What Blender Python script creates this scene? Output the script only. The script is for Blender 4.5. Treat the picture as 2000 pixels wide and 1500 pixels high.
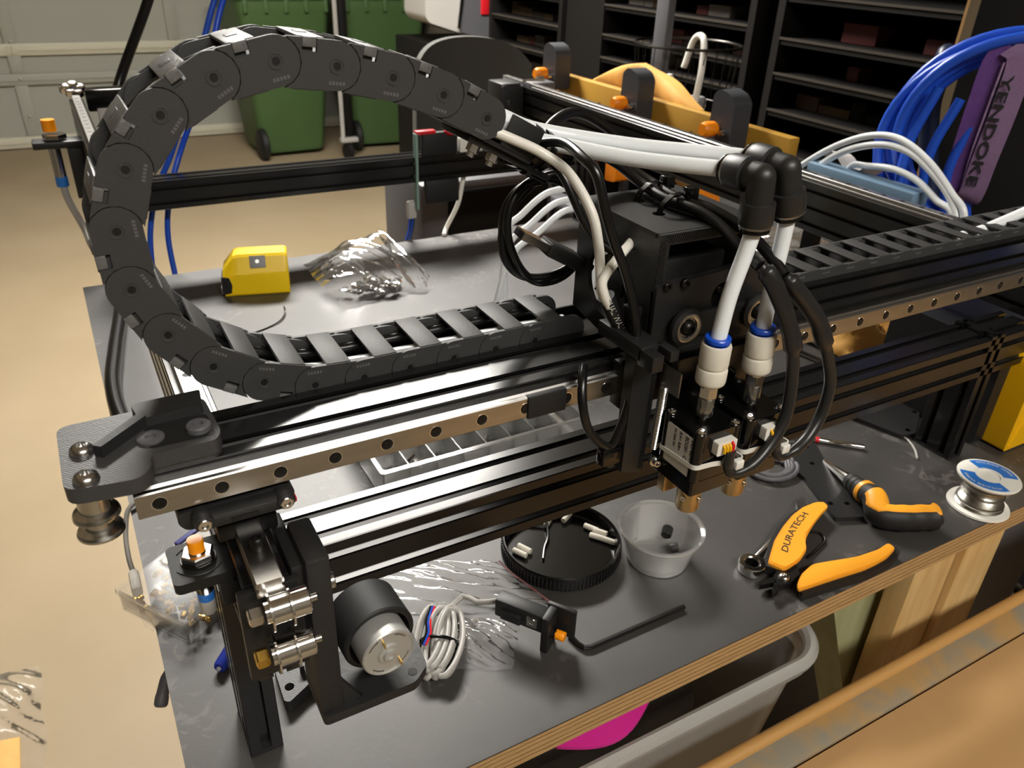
import bpy, bmesh, math, random
from mathutils import Vector, Matrix

for _o in list(bpy.data.objects):
    bpy.data.objects.remove(_o, do_unlink=True)
C = bpy.context.scene.collection
SC = bpy.context.scene
RND = random.Random(7)
# All lengths below are millimetres. x runs along the gantry, y away from the viewer, z up.
# z = 0 is the axis of the gantry rail, the bench top is z = -240 and the floor z = -1140.
UP = Vector((0, 0, 1140.0))
def W(p): return (Vector(p) + UP) * 0.001
PI = math.pi

# ------------------------------------------------------------------ camera, lights, exposure
cam_d = bpy.data.cameras.new('camera')
cam_d.sensor_width = 36.0
cam_d.lens = 27.885
cam_d.clip_start = 0.01
cam_d.clip_end = 60
cam_d.dof.use_dof = True
cam_d.dof.focus_distance = 0.46
cam_d.dof.aperture_fstop = 20
cam = bpy.data.objects.new('camera', cam_d)
C.objects.link(cam)
cr, cu, cb = (0.87467878, -0.48344117, 0.03495243), (0.21148071, 0.44552268, 0.86993417), (-0.43613409, -0.75352119, 0.49192771)
cl = W((-5.2, -296.4, 210.0))
cam.matrix_world = Matrix(((cr[0], cu[0], cb[0], cl.x), (cr[1], cu[1], cb[1], cl.y), (cr[2], cu[2], cb[2], cl.z), (0, 0, 0, 1)))
SC.camera = cam

world = bpy.data.worlds.new('world')
SC.world = world
world.use_nodes = True
world.node_tree.nodes['Background'].inputs[0].default_value = (1.0, 0.93, 0.83, 1)
world.node_tree.nodes['Background'].inputs[1].default_value = 0.10

LIGHTS = [  # centre, size x, size y, watts, colour : the two ceiling fittings of the garage
    ((640, 2280, 1440), 1.35, 0.50, 132.0, (1.0, 0.965, 0.91)),
    ((300, -1500, 1440), 1.25, 0.30, 44.0, (1.0, 0.955, 0.89)),
]
for i, (c, sx, sy, wt, col) in enumerate(LIGHTS):
    ld = bpy.data.lights.new('ceiling_lamp', 'AREA')
    ld.shape = 'RECTANGLE'; ld.size = sx; ld.size_y = sy; ld.energy = wt; ld.color = col
    lo = bpy.data.objects.new('ceiling_lamp', ld); C.objects.link(lo)
    lo.location = W(c)
    lu = bpy.data.lights.new('ceiling_lamp_uplight', 'AREA')          # the bare tubes also light the ceiling
    lu.shape = 'RECTANGLE'; lu.size = sx; lu.size_y = sy; lu.energy = wt*0.35; lu.color = col
    uo = bpy.data.objects.new('ceiling_lamp_uplight', lu); C.objects.link(uo)
    uo.location = W((c[0], c[1], c[2]+14)); uo.rotation_euler = (PI, 0, 0)

SC.view_settings.view_transform = 'Standard'
SC.view_settings.look = 'None'
SC.view_settings.exposure = 0.0
SC.view_settings.gamma = 1.0
SC.view_settings.use_curve_mapping = False

# ------------------------------------------------------------------ materials
def lin(h):
    h = h.lstrip('#')
    o = []
    for k in (0, 2, 4):
        v = int(h[k:k+2], 16) / 255.0
        o.append(v / 12.92 if v <= 0.04045 else ((v + 0.055) / 1.055) ** 2.4)
    return (o[0], o[1], o[2], 1.0)
MATS = {}
def mat(name, col, rough=0.5, metal=0.0, spec=0.5, noise=None, bump=None, trans=0.0, coat=0.0, emit=None, col2=None, stretch=None, sss=0.0):
    if name in MATS: return MATS[name]
    m = bpy.data.materials.new(name); m.use_nodes = True
    nt = m.node_tree; b = nt.nodes['Principled BSDF']
    b.inputs['Base Color'].default_value = lin(col)
    b.inputs['Roughness'].default_value = rough
    b.inputs['Metallic'].default_value = metal
    b.inputs['Specular IOR Level'].default_value = spec
    b.inputs['Transmission Weight'].default_value = trans
    b.inputs['Coat Weight'].default_value = coat
    if sss:
        b.inputs['Subsurface Weight'].default_value = sss
        b.inputs['Subsurface Radius'].default_value = (0.004, 0.004, 0.004)
        b.inputs['Subsurface Scale'].default_value = 1.0
    if emit:
        b.inputs['Emission Color'].default_value = lin(col); b.inputs['Emission Strength'].default_value = emit
    tc = None
    def coord():
        t = nt.nodes.new('ShaderNodeTexCoord')
        mp = nt.nodes.new('ShaderNodeMapping')
        nt.links.new(t.outputs['Object'], mp.inputs['Vector'])
        if stretch: mp.inputs['Scale'].default_value = stretch
        return mp.outputs['Vector']
    if noise:
        tc = coord()
        n = nt.nodes.new('ShaderNodeTexNoise'); n.inputs['Scale'].default_value = noise[0]; n.inputs['Detail'].default_value = 6
        r = nt.nodes.new('ShaderNodeValToRGB')
        r.color_ramp.elements[0].position = 0.5 - noise[1]; r.color_ramp.elements[1].position = 0.5 + noise[1]
        r.color_ramp.elements[0].color = lin(col2 or col); r.color_ramp.elements[1].color = lin(col)
        nt.links.new(tc, n.inputs['Vector']); nt.links.new(n.outputs['Fac'], r.inputs['Fac']); nt.links.new(r.outputs['Color'], b.inputs['Base Color'])
    if bump:
        tc = tc or coord()
        n2 = nt.nodes.new('ShaderNodeTexNoise'); n2.inputs['Scale'].default_value = bump[0]; n2.inputs['Detail'].default_value = 4
        bp = nt.nodes.new('ShaderNodeBump'); bp.inputs['Strength'].default_value = bump[1]; bp.inputs['Distance'].default_value = 0.001
        nt.links.new(tc, n2.inputs['Vector']); nt.links.new(n2.outputs['Fac'], bp.inputs['Height']); nt.links.new(bp.outputs['Normal'], b.inputs['Normal'])
    MATS[name] = m
    return m

def clear_film(name, tint='#ffffff', haze=0.05, gloss=0.35, rough=0.08, bump=None):
    """thin clear plastic sheet: see-through, a little milky, glossy at grazing angles"""
    m = bpy.data.materials.new(name); m.use_nodes = True
    nt = m.node_tree; nt.nodes.remove(nt.nodes['Principled BSDF'])
    out = nt.nodes['Material Output']
    tr = nt.nodes.new('ShaderNodeBsdfTransparent'); tr.inputs[0].default_value = lin(tint)
    df = nt.nodes.new('ShaderNodeBsdfTranslucent'); df.inputs[0].default_value = lin('#f2f2ee')
    d2 = nt.nodes.new('ShaderNodeBsdfDiffuse'); d2.inputs[0].default_value = lin('#f2f2ee')
    ad = nt.nodes.new('ShaderNodeMixShader'); ad.inputs[0].default_value = 0.5
    nt.links.new(df.outputs[0], ad.inputs[1]); nt.links.new(d2.outputs[0], ad.inputs[2])
    mx = nt.nodes.new('ShaderNodeMixShader'); mx.inputs[0].default_value = haze
    nt.links.new(tr.outputs[0], mx.inputs[1]); nt.links.new(ad.outputs[0], mx.inputs[2])
    gl = nt.nodes.new('ShaderNodeBsdfGlossy'); gl.inputs['Roughness'].default_value = rough
    fr = nt.nodes.new('ShaderNodeLayerWeight'); fr.inputs['Blend'].default_value = gloss
    m2 = nt.nodes.new('ShaderNodeMixShader')
    ml = nt.nodes.new('ShaderNodeMath'); ml.operation = 'MULTIPLY'; ml.inputs[1].default_value = 0.8
    nt.links.new(fr.outputs['Fresnel'], ml.inputs[0]); nt.links.new(ml.outputs[0], m2.inputs[0])
    nt.links.new(mx.outputs[0], m2.inputs[1]); nt.links.new(gl.outputs[0], m2.inputs[2])
    nt.links.new(m2.outputs[0], out.inputs['Surface'])
    if bump:
        n2 = nt.nodes.new('ShaderNodeTexNoise'); n2.inputs['Scale'].default_value = bump[0]; n2.inputs['Detail'].default_value = 3
        t = nt.nodes.new('ShaderNodeTexCoord'); nt.links.new(t.outputs['Object'], n2.inputs['Vector'])
        bp = nt.nodes.new('ShaderNodeBump'); bp.inputs['Strength'].default_value = bump[1]; bp.inputs['Distance'].default_value = 0.002
        nt.links.new(n2.outputs['Fac'], bp.inputs['Height'])
        nt.links.new(bp.outputs['Normal'], gl.inputs['Normal']); nt.links.new(bp.outputs['Normal'], fr.inputs['Normal'])
    MATS[name] = m
    return m

# ------------------------------------------------------------------ mesh builder
class MB:
    def __init__(s): s.bm = bmesh.new()
    def _xf(s, vs, M):
        if M is not None:
            for v in vs: v.co = M @ v.co
    def box(s, x0, x1, y0, y1, z0, z1, bev=0.0, M=None, seg=2):
        bm = s.bm if not bev else bmesh.new()
        r = bmesh.ops.create_cube(bm, size=1.0)
        for v in r['verts']:
            v.co = Vector(((x0+x1)/2 + v.co.x*(x1-x0), (y0+y1)/2 + v.co.y*(y1-y0), (z0+z1)/2 + v.co.z*(z1-z0)))
        if bev:
            bmesh.ops.bevel(bm, geom=bm.edges[:], offset=bev, segments=seg, affect='EDGES', profile=0.5)
            s.merge(bm, M)
        else:
            s._xf(r['verts'], M)
        return s
    def merge(s, bm, M=None):
        mp = {}
        for v in bm.verts: mp[v] = s.bm.verts.new(M @ v.co if M is not None else v.co)
        for f in bm.faces:
            try: s.bm.faces.new([mp[v] for v in f.verts])
            except ValueError: pass
        bm.free()
        return s
    def cyl(s, p0, p1, r0, r1=None, n=20, caps=True, M=None):
        r1 = r0 if r1 is None else r1
        p0, p1 = Vector(p0), Vector(p1); d = (p1-p0).normalized()
        a = d.orthogonal().normalized(); b = d.cross(a)
        ra, rb = [], []
        for k in range(n):
            t = 2*PI*k/n; q = a*math.cos(t) + b*math.sin(t)
            ra.append(s.bm.verts.new(p0 + q*r0)); rb.append(s.bm.verts.new(p1 + q*r1))
        for k in range(n):
            j = (k+1) % n; s.bm.faces.new((ra[k], ra[j], rb[j], rb[k]))
        if caps:
            s.bm.faces.new(list(reversed(ra))); s.bm.faces.new(rb)
        s._xf(ra+rb, M)
        return s
    def lathe(s, prof, o=(0, 0, 0), ax=(0, 0, 1), n=24, M=None, ref=None, ngon=False):
        """prof: (radius, height) pairs from one end to the other, turned about ax through o"""
        o = Vector(o); ax = Vector(ax).normalized()
        a = (Vector(ref) - ax*Vector(ref).dot(ax)).normalized() if ref else ax.orthogonal().normalized()
        b = ax.cross(a); rings = []; allv = []
        for (r, h) in prof:
            if r < 1e-6:
                v = s.bm.verts.new(o + ax*h); rings.append([v]); allv.append(v)
            else:
                rg = [s.bm.verts.new(o + ax*h + (a*math.cos(2*PI*k/n) + b*math.sin(2*PI*k/n))*r) for k in range(n)]
                rings.append(rg); allv += rg
        for A, B in zip(rings, rings[1:]):
            for k in range(n):
                j = (k+1) % n
                if len(A) == 1 and len(B) == 1: continue
                if len(A) == 1: s.bm.faces.new((A[0], B[j], B[k]))
                elif len(B) == 1: s.bm.faces.new((A[k], A[j], B[0]))
                else: s.bm.faces.new((A[k], A[j], B[j], B[k]))
        s._xf(allv, M)
        return s
    def tube(s, pts, r, n=10, closed=False, caps=True, M=None, flat=None):
        pts = [Vector(p) for p in pts]; m = len(pts)
        rad = r if isinstance(r, (list, tuple)) else [r]*m
        prev = None; rings = []; allv = []
        for i, p in enumerate(pts):
            if closed: t = (pts[(i+1) % m] - pts[i-1])
            else: t = pts[min(i+1, m-1)] - pts[max(i-1, 0)]
            t.normalize()
            if prev is None: a = t.orthogonal().normalized() if not flat else (Vector(flat) - t*Vector(flat).dot(t)).normalized()
            else:
                a = prev - t*prev.dot(t)
                a = a.normalized() if a.length > 1e-6 else t.orthogonal().normalized()
            prev = a; b = t.cross(a)
            rg = [s.bm.verts.new(p + (a*math.cos(2*PI*k/n) + b*math.sin(2*PI*k/n))*rad[i]) for k in range(n)]
            rings.append(rg); allv += rg
        for A, B in zip(rings, rings[1:] + ([rings[0]] if closed else [])):
            for k in range(n):
                j = (k+1) % n; s.bm.faces.new((A[k], A[j], B[j], B[k]))
        if caps and not closed:
            s.bm.faces.new(list(reversed(rings[0]))); s.bm.faces.new(rings[-1])
        s._xf(allv, M)
        return s
    def ribbon(s, pts, side, w, th, M=None):
        """flat strap: rectangular section, width w along `side`, thickness th"""
        pts = [Vector(p) for p in pts]; m = len(pts); sd = Vector(side).normalized(); rings = []; allv = []
        for i, p in enumerate(pts):
            t = (pts[min(i+1, m-1)] - pts[max(i-1, 0)]).normalized()
            a = (sd - t*sd.dot(t)).normalized(); b = t.cross(a)
            rg = [s.bm.verts.new(p + a*x*w/2 + b*y*th/2) for x, y in ((-1, -1), (1, -1), (1, 1), (-1, 1))]
            rings.append(rg); allv += rg
        for A, B in zip(rings, rings[1:]):
            for k in range(4):
                j = (k+1) % 4; s.bm.faces.new((A[k], A[j], B[j], B[k]))
        s.bm.faces.new(list(reversed(rings[0]))); s.bm.faces.new(rings[-1])
        s._xf(allv, M)
        return s
    def prism(s, poly, ax, lo, hi, holes=(), M=None):
        """polygon in the two other axes (x,y)/(x,z)/(y,z), extruded along ax; holes are polygons"""
        def P(u, v, w): return {'z': Vector((u, v, w)), 'y': Vector((u, w, v)), 'x': Vector((w, u, v))}[ax]
        bm = bmesh.new(); loops = []
        for pl in [poly] + list(holes):
            vs = [bm.verts.new(P(u, v, lo)) for u, v in pl]; loops.append(vs)
        if holes:
            ed = []
            for vs in loops: ed += [bm.edges.new((vs[k], vs[(k+1) % len(vs)])) for k in range(len(vs))]
            bmesh.ops.triangle_fill(bm, use_beauty=True, edges=ed)
        else:
            bm.faces.new(loops[0])
        fs = bm.faces[:]
        g = bmesh.ops.extrude_face_region(bm, geom=fs)
        dv = P(0, 0, hi - lo)
        for e in g['geom']:
            if isinstance(e, bmesh.types.BMVert): e.co += dv
        bmesh.ops.recalc_face_normals(bm, faces=bm.faces[:])
        return s.merge(bm, M)
    def sphere(s, c, r, sc=(1, 1, 1), n=14, M=None):
        q = bmesh.ops.create_uvsphere(s.bm, u_segments=n, v_segments=max(6, n//2), radius=r)
        for v in q['verts']: v.co = Vector((v.co.x*sc[0], v.co.y*sc[1], v.co.z*sc[2])) + Vector(c)
        s._xf(q['verts'], M)
        return s
    def grid(s, fn, nu, nv, M=None):
        g = [[s.bm.verts.new(fn(i/(nu-1), j/(nv-1))) for j in range(nv)] for i in range(nu)]
        for i in range(nu-1):
            for j in range(nv-1): s.bm.faces.new((g[i][j], g[i+1][j], g[i+1][j+1], g[i][j+1]))
        if M is not None:
            for r in g: s._xf(r, M)
        return s

ORG = {}          # object -> machine-frame origin in mm
def finish(me, smooth):
    if smooth:
        me.shade_smooth(); me.set_sharp_from_angle(angle=math.radians(smooth))
def islands(bm, gap):
    """groups of faces that hang together or lie within `gap` of each other by their bounds"""
    seen = set(); isl = []
    bm.verts.ensure_lookup_table()
    for v0 in bm.verts:
        if v0 in seen: continue
        st = [v0]; seen.add(v0); vs = []
        while st:
            v = st.pop(); vs.append(v)
            for e in v.link_edges:
                w = e.other_vert(v)
                if w not in seen: seen.add(w); st.append(w)
        lo = [min(v.co[i] for v in vs) for i in range(3)]; hi = [max(v.co[i] for v in vs) for i in range(3)]
        isl.append([vs, lo, hi])
    out = []
    for a in isl:
        hit = [b for b in out if any(all(q[1][i]-gap <= a[2][i] and a[1][i]-gap <= q[2][i] for i in range(3)) for q in b)]
        for b in hit: out.remove(b)
        out.append([a] + [q for b in hit for q in b])
    return [[v for q in g for v in q[0]] for g in out]
def build(mb, name, m, parent=None, smooth=35, origin=None, split=None):
    """one mesh object; parts take their thing's origin, top-level meshes sit on their own base.
    A part made of pieces that lie apart becomes several objects of the same name (split)."""
    bm = mb.bm
    bmesh.ops.recalc_face_normals(bm, faces=bm.faces[:])
    if parent is not None: o = ORG[parent]
    elif origin is not None: o = Vector(origin)
    else:
        xs = [v.co for v in bm.verts]
        o = Vector(((min(p.x for p in xs)+max(p.x for p in xs))/2, (min(p.y for p in xs)+max(p.y for p in xs))/2, min(p.z for p in xs)))
    split = (parent is not None and 'letter' not in name and len(bm.verts) < 6000) if split is None else split
    groups = islands(bm, 0.4) if split else [None]
    first = None
    for g in groups:
        if len(groups) == 1: b2 = bm
        else:
            b2 = bmesh.new(); mp = {v: b2.verts.new(v.co) for v in g}; fs = set(f for v in g for f in v.link_faces)
            for f in fs: b2.faces.new([mp[v] for v in f.verts])
        me = bpy.data.meshes.new(name)
        for v in b2.verts: v.co = (v.co - o) * 0.001
        b2.to_mesh(me); b2.free()
        me.materials.append(MATS[m])
        finish(me, smooth)
        ob = bpy.data.objects.new(name, me); C.objects.link(ob)
        if parent is not None: ob.parent = parent
        else: ob.location = W(o)
        ORG[ob] = o
        first = first or ob
    if len(groups) > 1: bm.free()
    return first
def thing(name, base, label, cat, group=None):
    e = bpy.data.objects.new(name, None); C.objects.link(e)
    e.empty_display_size = 0.01
    e.location = W(base); ORG[e] = Vector(base)
    return tag(e, label, cat, group)
def tag(o, label, cat, group=None):
    o['label'] = label; o['category'] = cat
    if group: o['group'] = group
    return o
def struct(mb, name, m, parent=None, smooth=35):
    o = build(mb, name, m, parent, smooth)
    if parent is None: o['kind'] = 'structure'
    return o
def piece(src, parent, M):
    """copy of a small mesh (built about the origin) as a child of parent, at machine-frame matrix M (mm)"""
    o = src.copy(); C.objects.link(o); o.parent = parent
    L = M.copy(); L.translation = (M.translation - ORG[parent]) * 0.001
    o.matrix_local = L
    ORG[o] = ORG[parent]
    return o
def proto(mb, name, m, smooth=35):
    """mesh about the origin, linked by its first copy only"""
    me = bpy.data.meshes.new(name)
    bmesh.ops.recalc_face_normals(mb.bm, faces=mb.bm.faces[:])
    for v in mb.bm.verts: v.co = v.co * 0.001
    mb.bm.to_mesh(me); mb.bm.free()
    me.materials.append(MATS[m]); finish(me, smooth)
    return bpy.data.objects.new(name, me)
def T(x, y, z): return Matrix.Translation((x, y, z))
def R(a, ax='Z'): return Matrix.Rotation(math.radians(a), 4, ax)
def circ(cx, cy, r, n=16, a0=0): return [(cx + r*math.cos(a0 + 2*PI*k/n), cy + r*math.sin(a0 + 2*PI*k/n)) for k in range(n)]
def rrect(x0, x1, y0, y1, r, n=4):
    o = []
    for cx, cy, a in ((x1-r, y1-r, 0), (x0+r, y1-r, 90), (x0+r, y0+r, 180), (x1-r, y0+r, 270)):
        for k in range(n+1):
            t = math.radians(a + 90*k/n); o.append((cx + r*math.cos(t), cy + r*math.sin(t)))
    return o
def round_poly(pts, r, n=4):
    """round every corner of a polygon"""
    o = []; m = len(pts)
    for i in range(m):
        p, a, b = Vector(pts[i]), Vector(pts[i-1]), Vector(pts[(i+1) % m])
        u, v = (a-p), (b-p); d = min(r, u.length*0.45, v.length*0.45)
        s, e = p + u.normalized()*d, p + v.normalized()*d
        for k in range(n+1):
            t = k/n; q = s*(1-t)**2 + p*2*t*(1-t) + e*t*t; o.append((q.x, q.y))
    return o
def spline(pts, per=8, closed=False):
    """Catmull-Rom through the points"""
    P = [Vector(p) for p in pts]; m = len(P); o = []
    rng = range(m if closed else m-1)
    for i in rng:
        p0 = P[i-1] if (closed or i > 0) else P[0]*2 - P[1]
        p1, p2 = P[i], P[(i+1) % m]
        p3 = P[(i+2) % m] if (closed or i+2 < m) else P[-1]*2 - P[-2]
        for k in range(per):
            t = k/per
            o.append(0.5*((2*p1) + (p2-p0)*t + (2*p0-5*p1+4*p2-p3)*t*t + (3*p1-p0-3*p2+p3)*t*t*t))
    if not closed: o.append(P[-1])
    return o
def text_mesh(txt, size, depth=0.05, align='LEFT', bold=0.0, spacing=1.0):
    """flat lettering as a bmesh in mm: x along the line, y up, z out"""
    cu = bpy.data.curves.new('lettering', 'FONT'); cu.body = txt; cu.size = size; cu.extrude = depth; cu.align_x = align
    cu.offset = bold; cu.space_character = spacing; cu.resolution_u = 3
    ob = bpy.data.objects.new('lettering', cu); C.objects.link(ob)
    dg = bpy.context.evaluated_depsgraph_get()
    me = bpy.data.meshes.new_from_object(ob.evaluated_get(dg))
    bpy.data.objects.remove(ob); bpy.data.curves.remove(cu)
    bm = bmesh.new(); bm.from_mesh(me); bpy.data.meshes.remove(me)
    return bm
def frame(o, x, y):
    """matrix with origin o, local x and y directions"""
    x = Vector(x).normalized(); z = x.cross(Vector(y)).normalized(); y = z.cross(x)
    return Matrix(((x.x, y.x, z.x, o[0]), (x.y, y.y, z.y, o[1]), (x.z, y.z, z.z, o[2]), (0, 0, 0, 1)))
def hexsock(s, p, d, r, h, n=18, sock=True):
    """socket head of a screw: cylinder from p along d with a hexagonal recess"""
    d = Vector(d).normalized(); p = Vector(p)
    s.lathe([(0, 0), (r, 0), (r, h*0.85), (r*0.9, h)] + ([(r*0.55, h), (r*0.5, h*0.35), (0, h*0.35)] if sock else [(0, h)]), p, d, n)
def button(s, p, d, r, h, n=20):
    d = Vector(d).normalized(); p = Vector(p)
    s.lathe([(r, 0), (r*0.98, h*0.25), (r*0.85, h*0.65), (r*0.6, h*0.92), (r*0.42, h), (r*0.36, h*0.45), (0, h*0.45)], p, d, n)
def slot_profile(nx, ny, c=20.0, hw=3.1, lip=1.8, cw=5.4, dep=6.0):
    """outline of a slotted aluminium section of nx by ny cells, centred"""
    w, h = nx*c, ny*c; o = []
    def side(n, L, fn):
        o.append(fn(0.6, 0)); 
        for k in range(n):
            m = (k + 0.5)*c
            for u, d in ((m-hw, 0), (m-hw, lip), (m-cw, lip), (m-cw, lip+1.4), (m-2.6, dep), (m+2.6, dep), (m+cw, lip+1.4), (m+cw, lip), (m+hw, lip), (m+hw, 0)):
                o.append(fn(u, d))
        o.append(fn(L-0.6, 0))
    side(nx, w, lambda u, d: (u-w/2, d-h/2))
    side(ny, h, lambda u, d: (w/2-d, u-h/2))
    side(nx, w, lambda u, d: (w/2-u, h/2-d))
    side(ny, h, lambda u, d: (d-w/2, h/2-u))
    return o
def beam(mb, ax, lo, hi, ca, cb, nx, ny):
    """slotted beam along ax; (ca, cb) centre in the other two axes, nx by ny cells there"""
    pr = [(u+ca, v+cb) for u, v in slot_profile(nx, ny)]
    mb.prism(pr, ax, lo, hi)
    return mb
# ------------------------------------------------------------------ materials used below
mat('concrete', '#a39277', 0.62, noise=(2.2, 0.32), col2='#938266', bump=(60, 0.12))
mat('wall_paint', '#6d665a', 0.8)
mat('ceiling_paint', '#d6d0c4', 0.85)
mat('door_panel', '#a7a89d', 0.5, noise=(3, 0.4), col2='#a0a196')
mat('door_rail', '#cbc7b2', 0.45)
mat('door_metal', '#d8d6cc', 0.3, metal=0.7)
mat('film_black', '#403d3b', 0.48, spec=0.8, noise=(14, 0.22), col2='#2c2a28', bump=(260, 0.06))
mat('ply_light', '#c3a06e', 0.7, noise=(60, 0.25), col2='#a17d4e', stretch=(1, 1, 14))
mat('ply_dark', '#7a5c38', 0.75, noise=(70, 0.3), col2='#503a20', stretch=(1, 1, 14))
mat('pine', '#d8b983', 0.6, noise=(9, 0.25), col2='#bd9457', stretch=(9, 9, 1))
mat('pine_green', '#a8aa82', 0.6, noise=(9, 0.25), col2='#93926a', stretch=(9, 9, 1))
mat('anodised', '#161616', 0.21, spec=0.5, noise=(900, 0.4), col2='#101010', stretch=(0.02, 1, 1))
mat('anodised_side', '#141414', 0.22, spec=0.75)
mat('rail_steel', '#bcbab7', 0.30, metal=1.0, noise=(40, 0.3), col2='#a8a6a3', stretch=(1, 6, 6))
mat('steel', '#cbcac8', 0.22, metal=1.0)
mat('bright_steel', '#e0dfdd', 0.14, metal=1.0)
mat('dark_steel', '#3a3836', 0.35, metal=0.9)
mat('black_oxide', '#1b1a19', 0.38, metal=0.4)
mat('brass', '#d9b25a', 0.25, metal=1.0)
mat('hole_black', '#050505', 0.6)
mat('black_plastic', '#1c1c1c', 0.48)
mat('chain_plastic', '#383838', 0.55, bump=(900, 0.15))
mat('chain_bar', '#6c6c6a', 0.40, noise=(500, 0.3), col2='#565655', bump=(600, 0.25))  # paler than the links: lamp sheen on the crossbars put into the colour
mat('matte_black', '#161616', 0.6)
mat('gloss_black', '#0b0b0b', 0.16)
mat('cable_black', '#121212', 0.28)
mat('cable_white', '#ece9df', 0.35)
mat('cable_grey', '#a8a5a0', 0.4)
mat('tube_white', '#eef3f6', 0.25)
mat('fitting_white', '#ded9cb', 0.42)
mat('fitting_blue', '#1450c8', 0.3)
mat('fitting_black', '#242424', 0.42)
mat('powder_black', '#1d1d1d', 0.42, bump=(1500, 0.1))
mat('red_plastic', '#d3202a', 0.4)
mat('yellow_plastic', '#f3b90a', 0.38)
mat('tape_yellow', '#ffd60a', 0.4)
mat('orange_plastic', '#f58a07', 0.4)
mat('amber', '#ff9a0c', 0.35)
mat('handle_orange', '#f5a62c', 0.42)
mat('label_white', '#d8d5cf', 0.5)
mat('ink', '#1d1d1f', 0.6)
mat('white_plastic', '#e6e4dc', 0.45)
mat('bin_green', '#4d6b3e', 0.5, noise=(4, 0.4), col2='#456137')
mat('grey_plastic', '#56565a', 0.5)
mat('mid_grey', '#8d8d8f', 0.5)
mat('light_grey', '#b4b1ac', 0.45)
mat('chair_mesh', '#4a4a47', 0.8, bump=(700, 0.8))
mat('shelf_black', '#110f0e', 0.65, spec=0.2)
mat('shelf_edge', '#3a352f', 0.6, spec=0.2)
mat('blue_cable', '#1c4fc2', 0.35)
mat('navy', '#17243f', 0.4)
mat('purple', '#6b4391', 0.75, noise=(30, 0.3), col2='#553071', bump=(500, 0.5))
mat('purple_edge', '#a487a8', 0.8)
mat('tan_leather', '#e9b45f', 0.75, noise=(25, 0.3), col2='#d69a45')
mat('brown_board', '#6f6046', 0.65)
mat('board_yellow', '#b98d2c', 0.6, noise=(12, 0.3), col2='#a87c22')
mat('steel_blue', '#6f8ba3', 0.5)
mat('pink_plastic', '#cf2a8e', 0.4)
mat('tub_grey', '#7d7a85', 0.4)
mat('solder', '#b9b6ae', 0.28, metal=1.0)
mat('blue_label', '#2a74c9', 0.4)
mat('worn_paint', '#ad8a57', 0.6, noise=(24, 0.1), col2='#8d8675')
mat('tan_board', '#c49d6c', 0.7, spec=0.25, noise=(5, 0.4), col2='#ba9260')
mat('tan_edge', '#b98c50', 0.5)
mat('lime_card', '#7f9d93', 0.6)
mat('heat_shrink', '#222222', 0.34)
mat('copper_wire', '#c79a4a', 0.35, metal=1.0)
mat('blue_marker', '#2b3fae', 0.3)
mat('lid_strip', '#5f66b8', 0.4)
mat('motor_can', '#c2c2be', 0.42, metal=0.55)
mat('print_black', '#232323', 0.5, bump=(120, 0.35), stretch=(1, 1, 25))
def ring_print(name, c1, c2, scale):
    """3D-printed top skin: fine concentric extrusion lines as relief"""
    m = mat(name, c1, 0.42)
    nt = m.node_tree; b = nt.nodes['Principled BSDF']
    t = nt.nodes.new('ShaderNodeTexCoord'); w = nt.nodes.new('ShaderNodeTexWave')
    w.wave_type = 'BANDS'; w.bands_direction = 'DIAGONAL'; w.inputs['Scale'].default_value = scale; w.inputs['Distortion'].default_value = 2.5
    w.inputs['Detail'].default_value = 1
    bp = nt.nodes.new('ShaderNodeBump'); bp.inputs['Strength'].default_value = 0.3; bp.inputs['Distance'].default_value = 0.0002
    nt.links.new(t.outputs['Object'], w.inputs['Vector']); nt.links.new(w.outputs['Fac'], bp.inputs['Height']); nt.links.new(bp.outputs['Normal'], b.inputs['Normal'])
    return m
ring_print('print_grey', '#3d3d3e', '#2a2a2a', 420)
clear_film('bag_film', haze=0.12, gloss=0.20, rough=0.12, bump=(45, 0.35))
clear_film('case_clear', haze=0.05, gloss=0.10, rough=0.10)
mat('clamp_grey', '#34363b', 0.5)
clear_film('box_clear', haze=0.22, gloss=0.35, rough=0.12)
clear_film('cup_clear', haze=0.22, gloss=0.35, rough=0.10)
clear_film('tub_clear', haze=0.55, gloss=0.3, rough=0.25)

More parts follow.
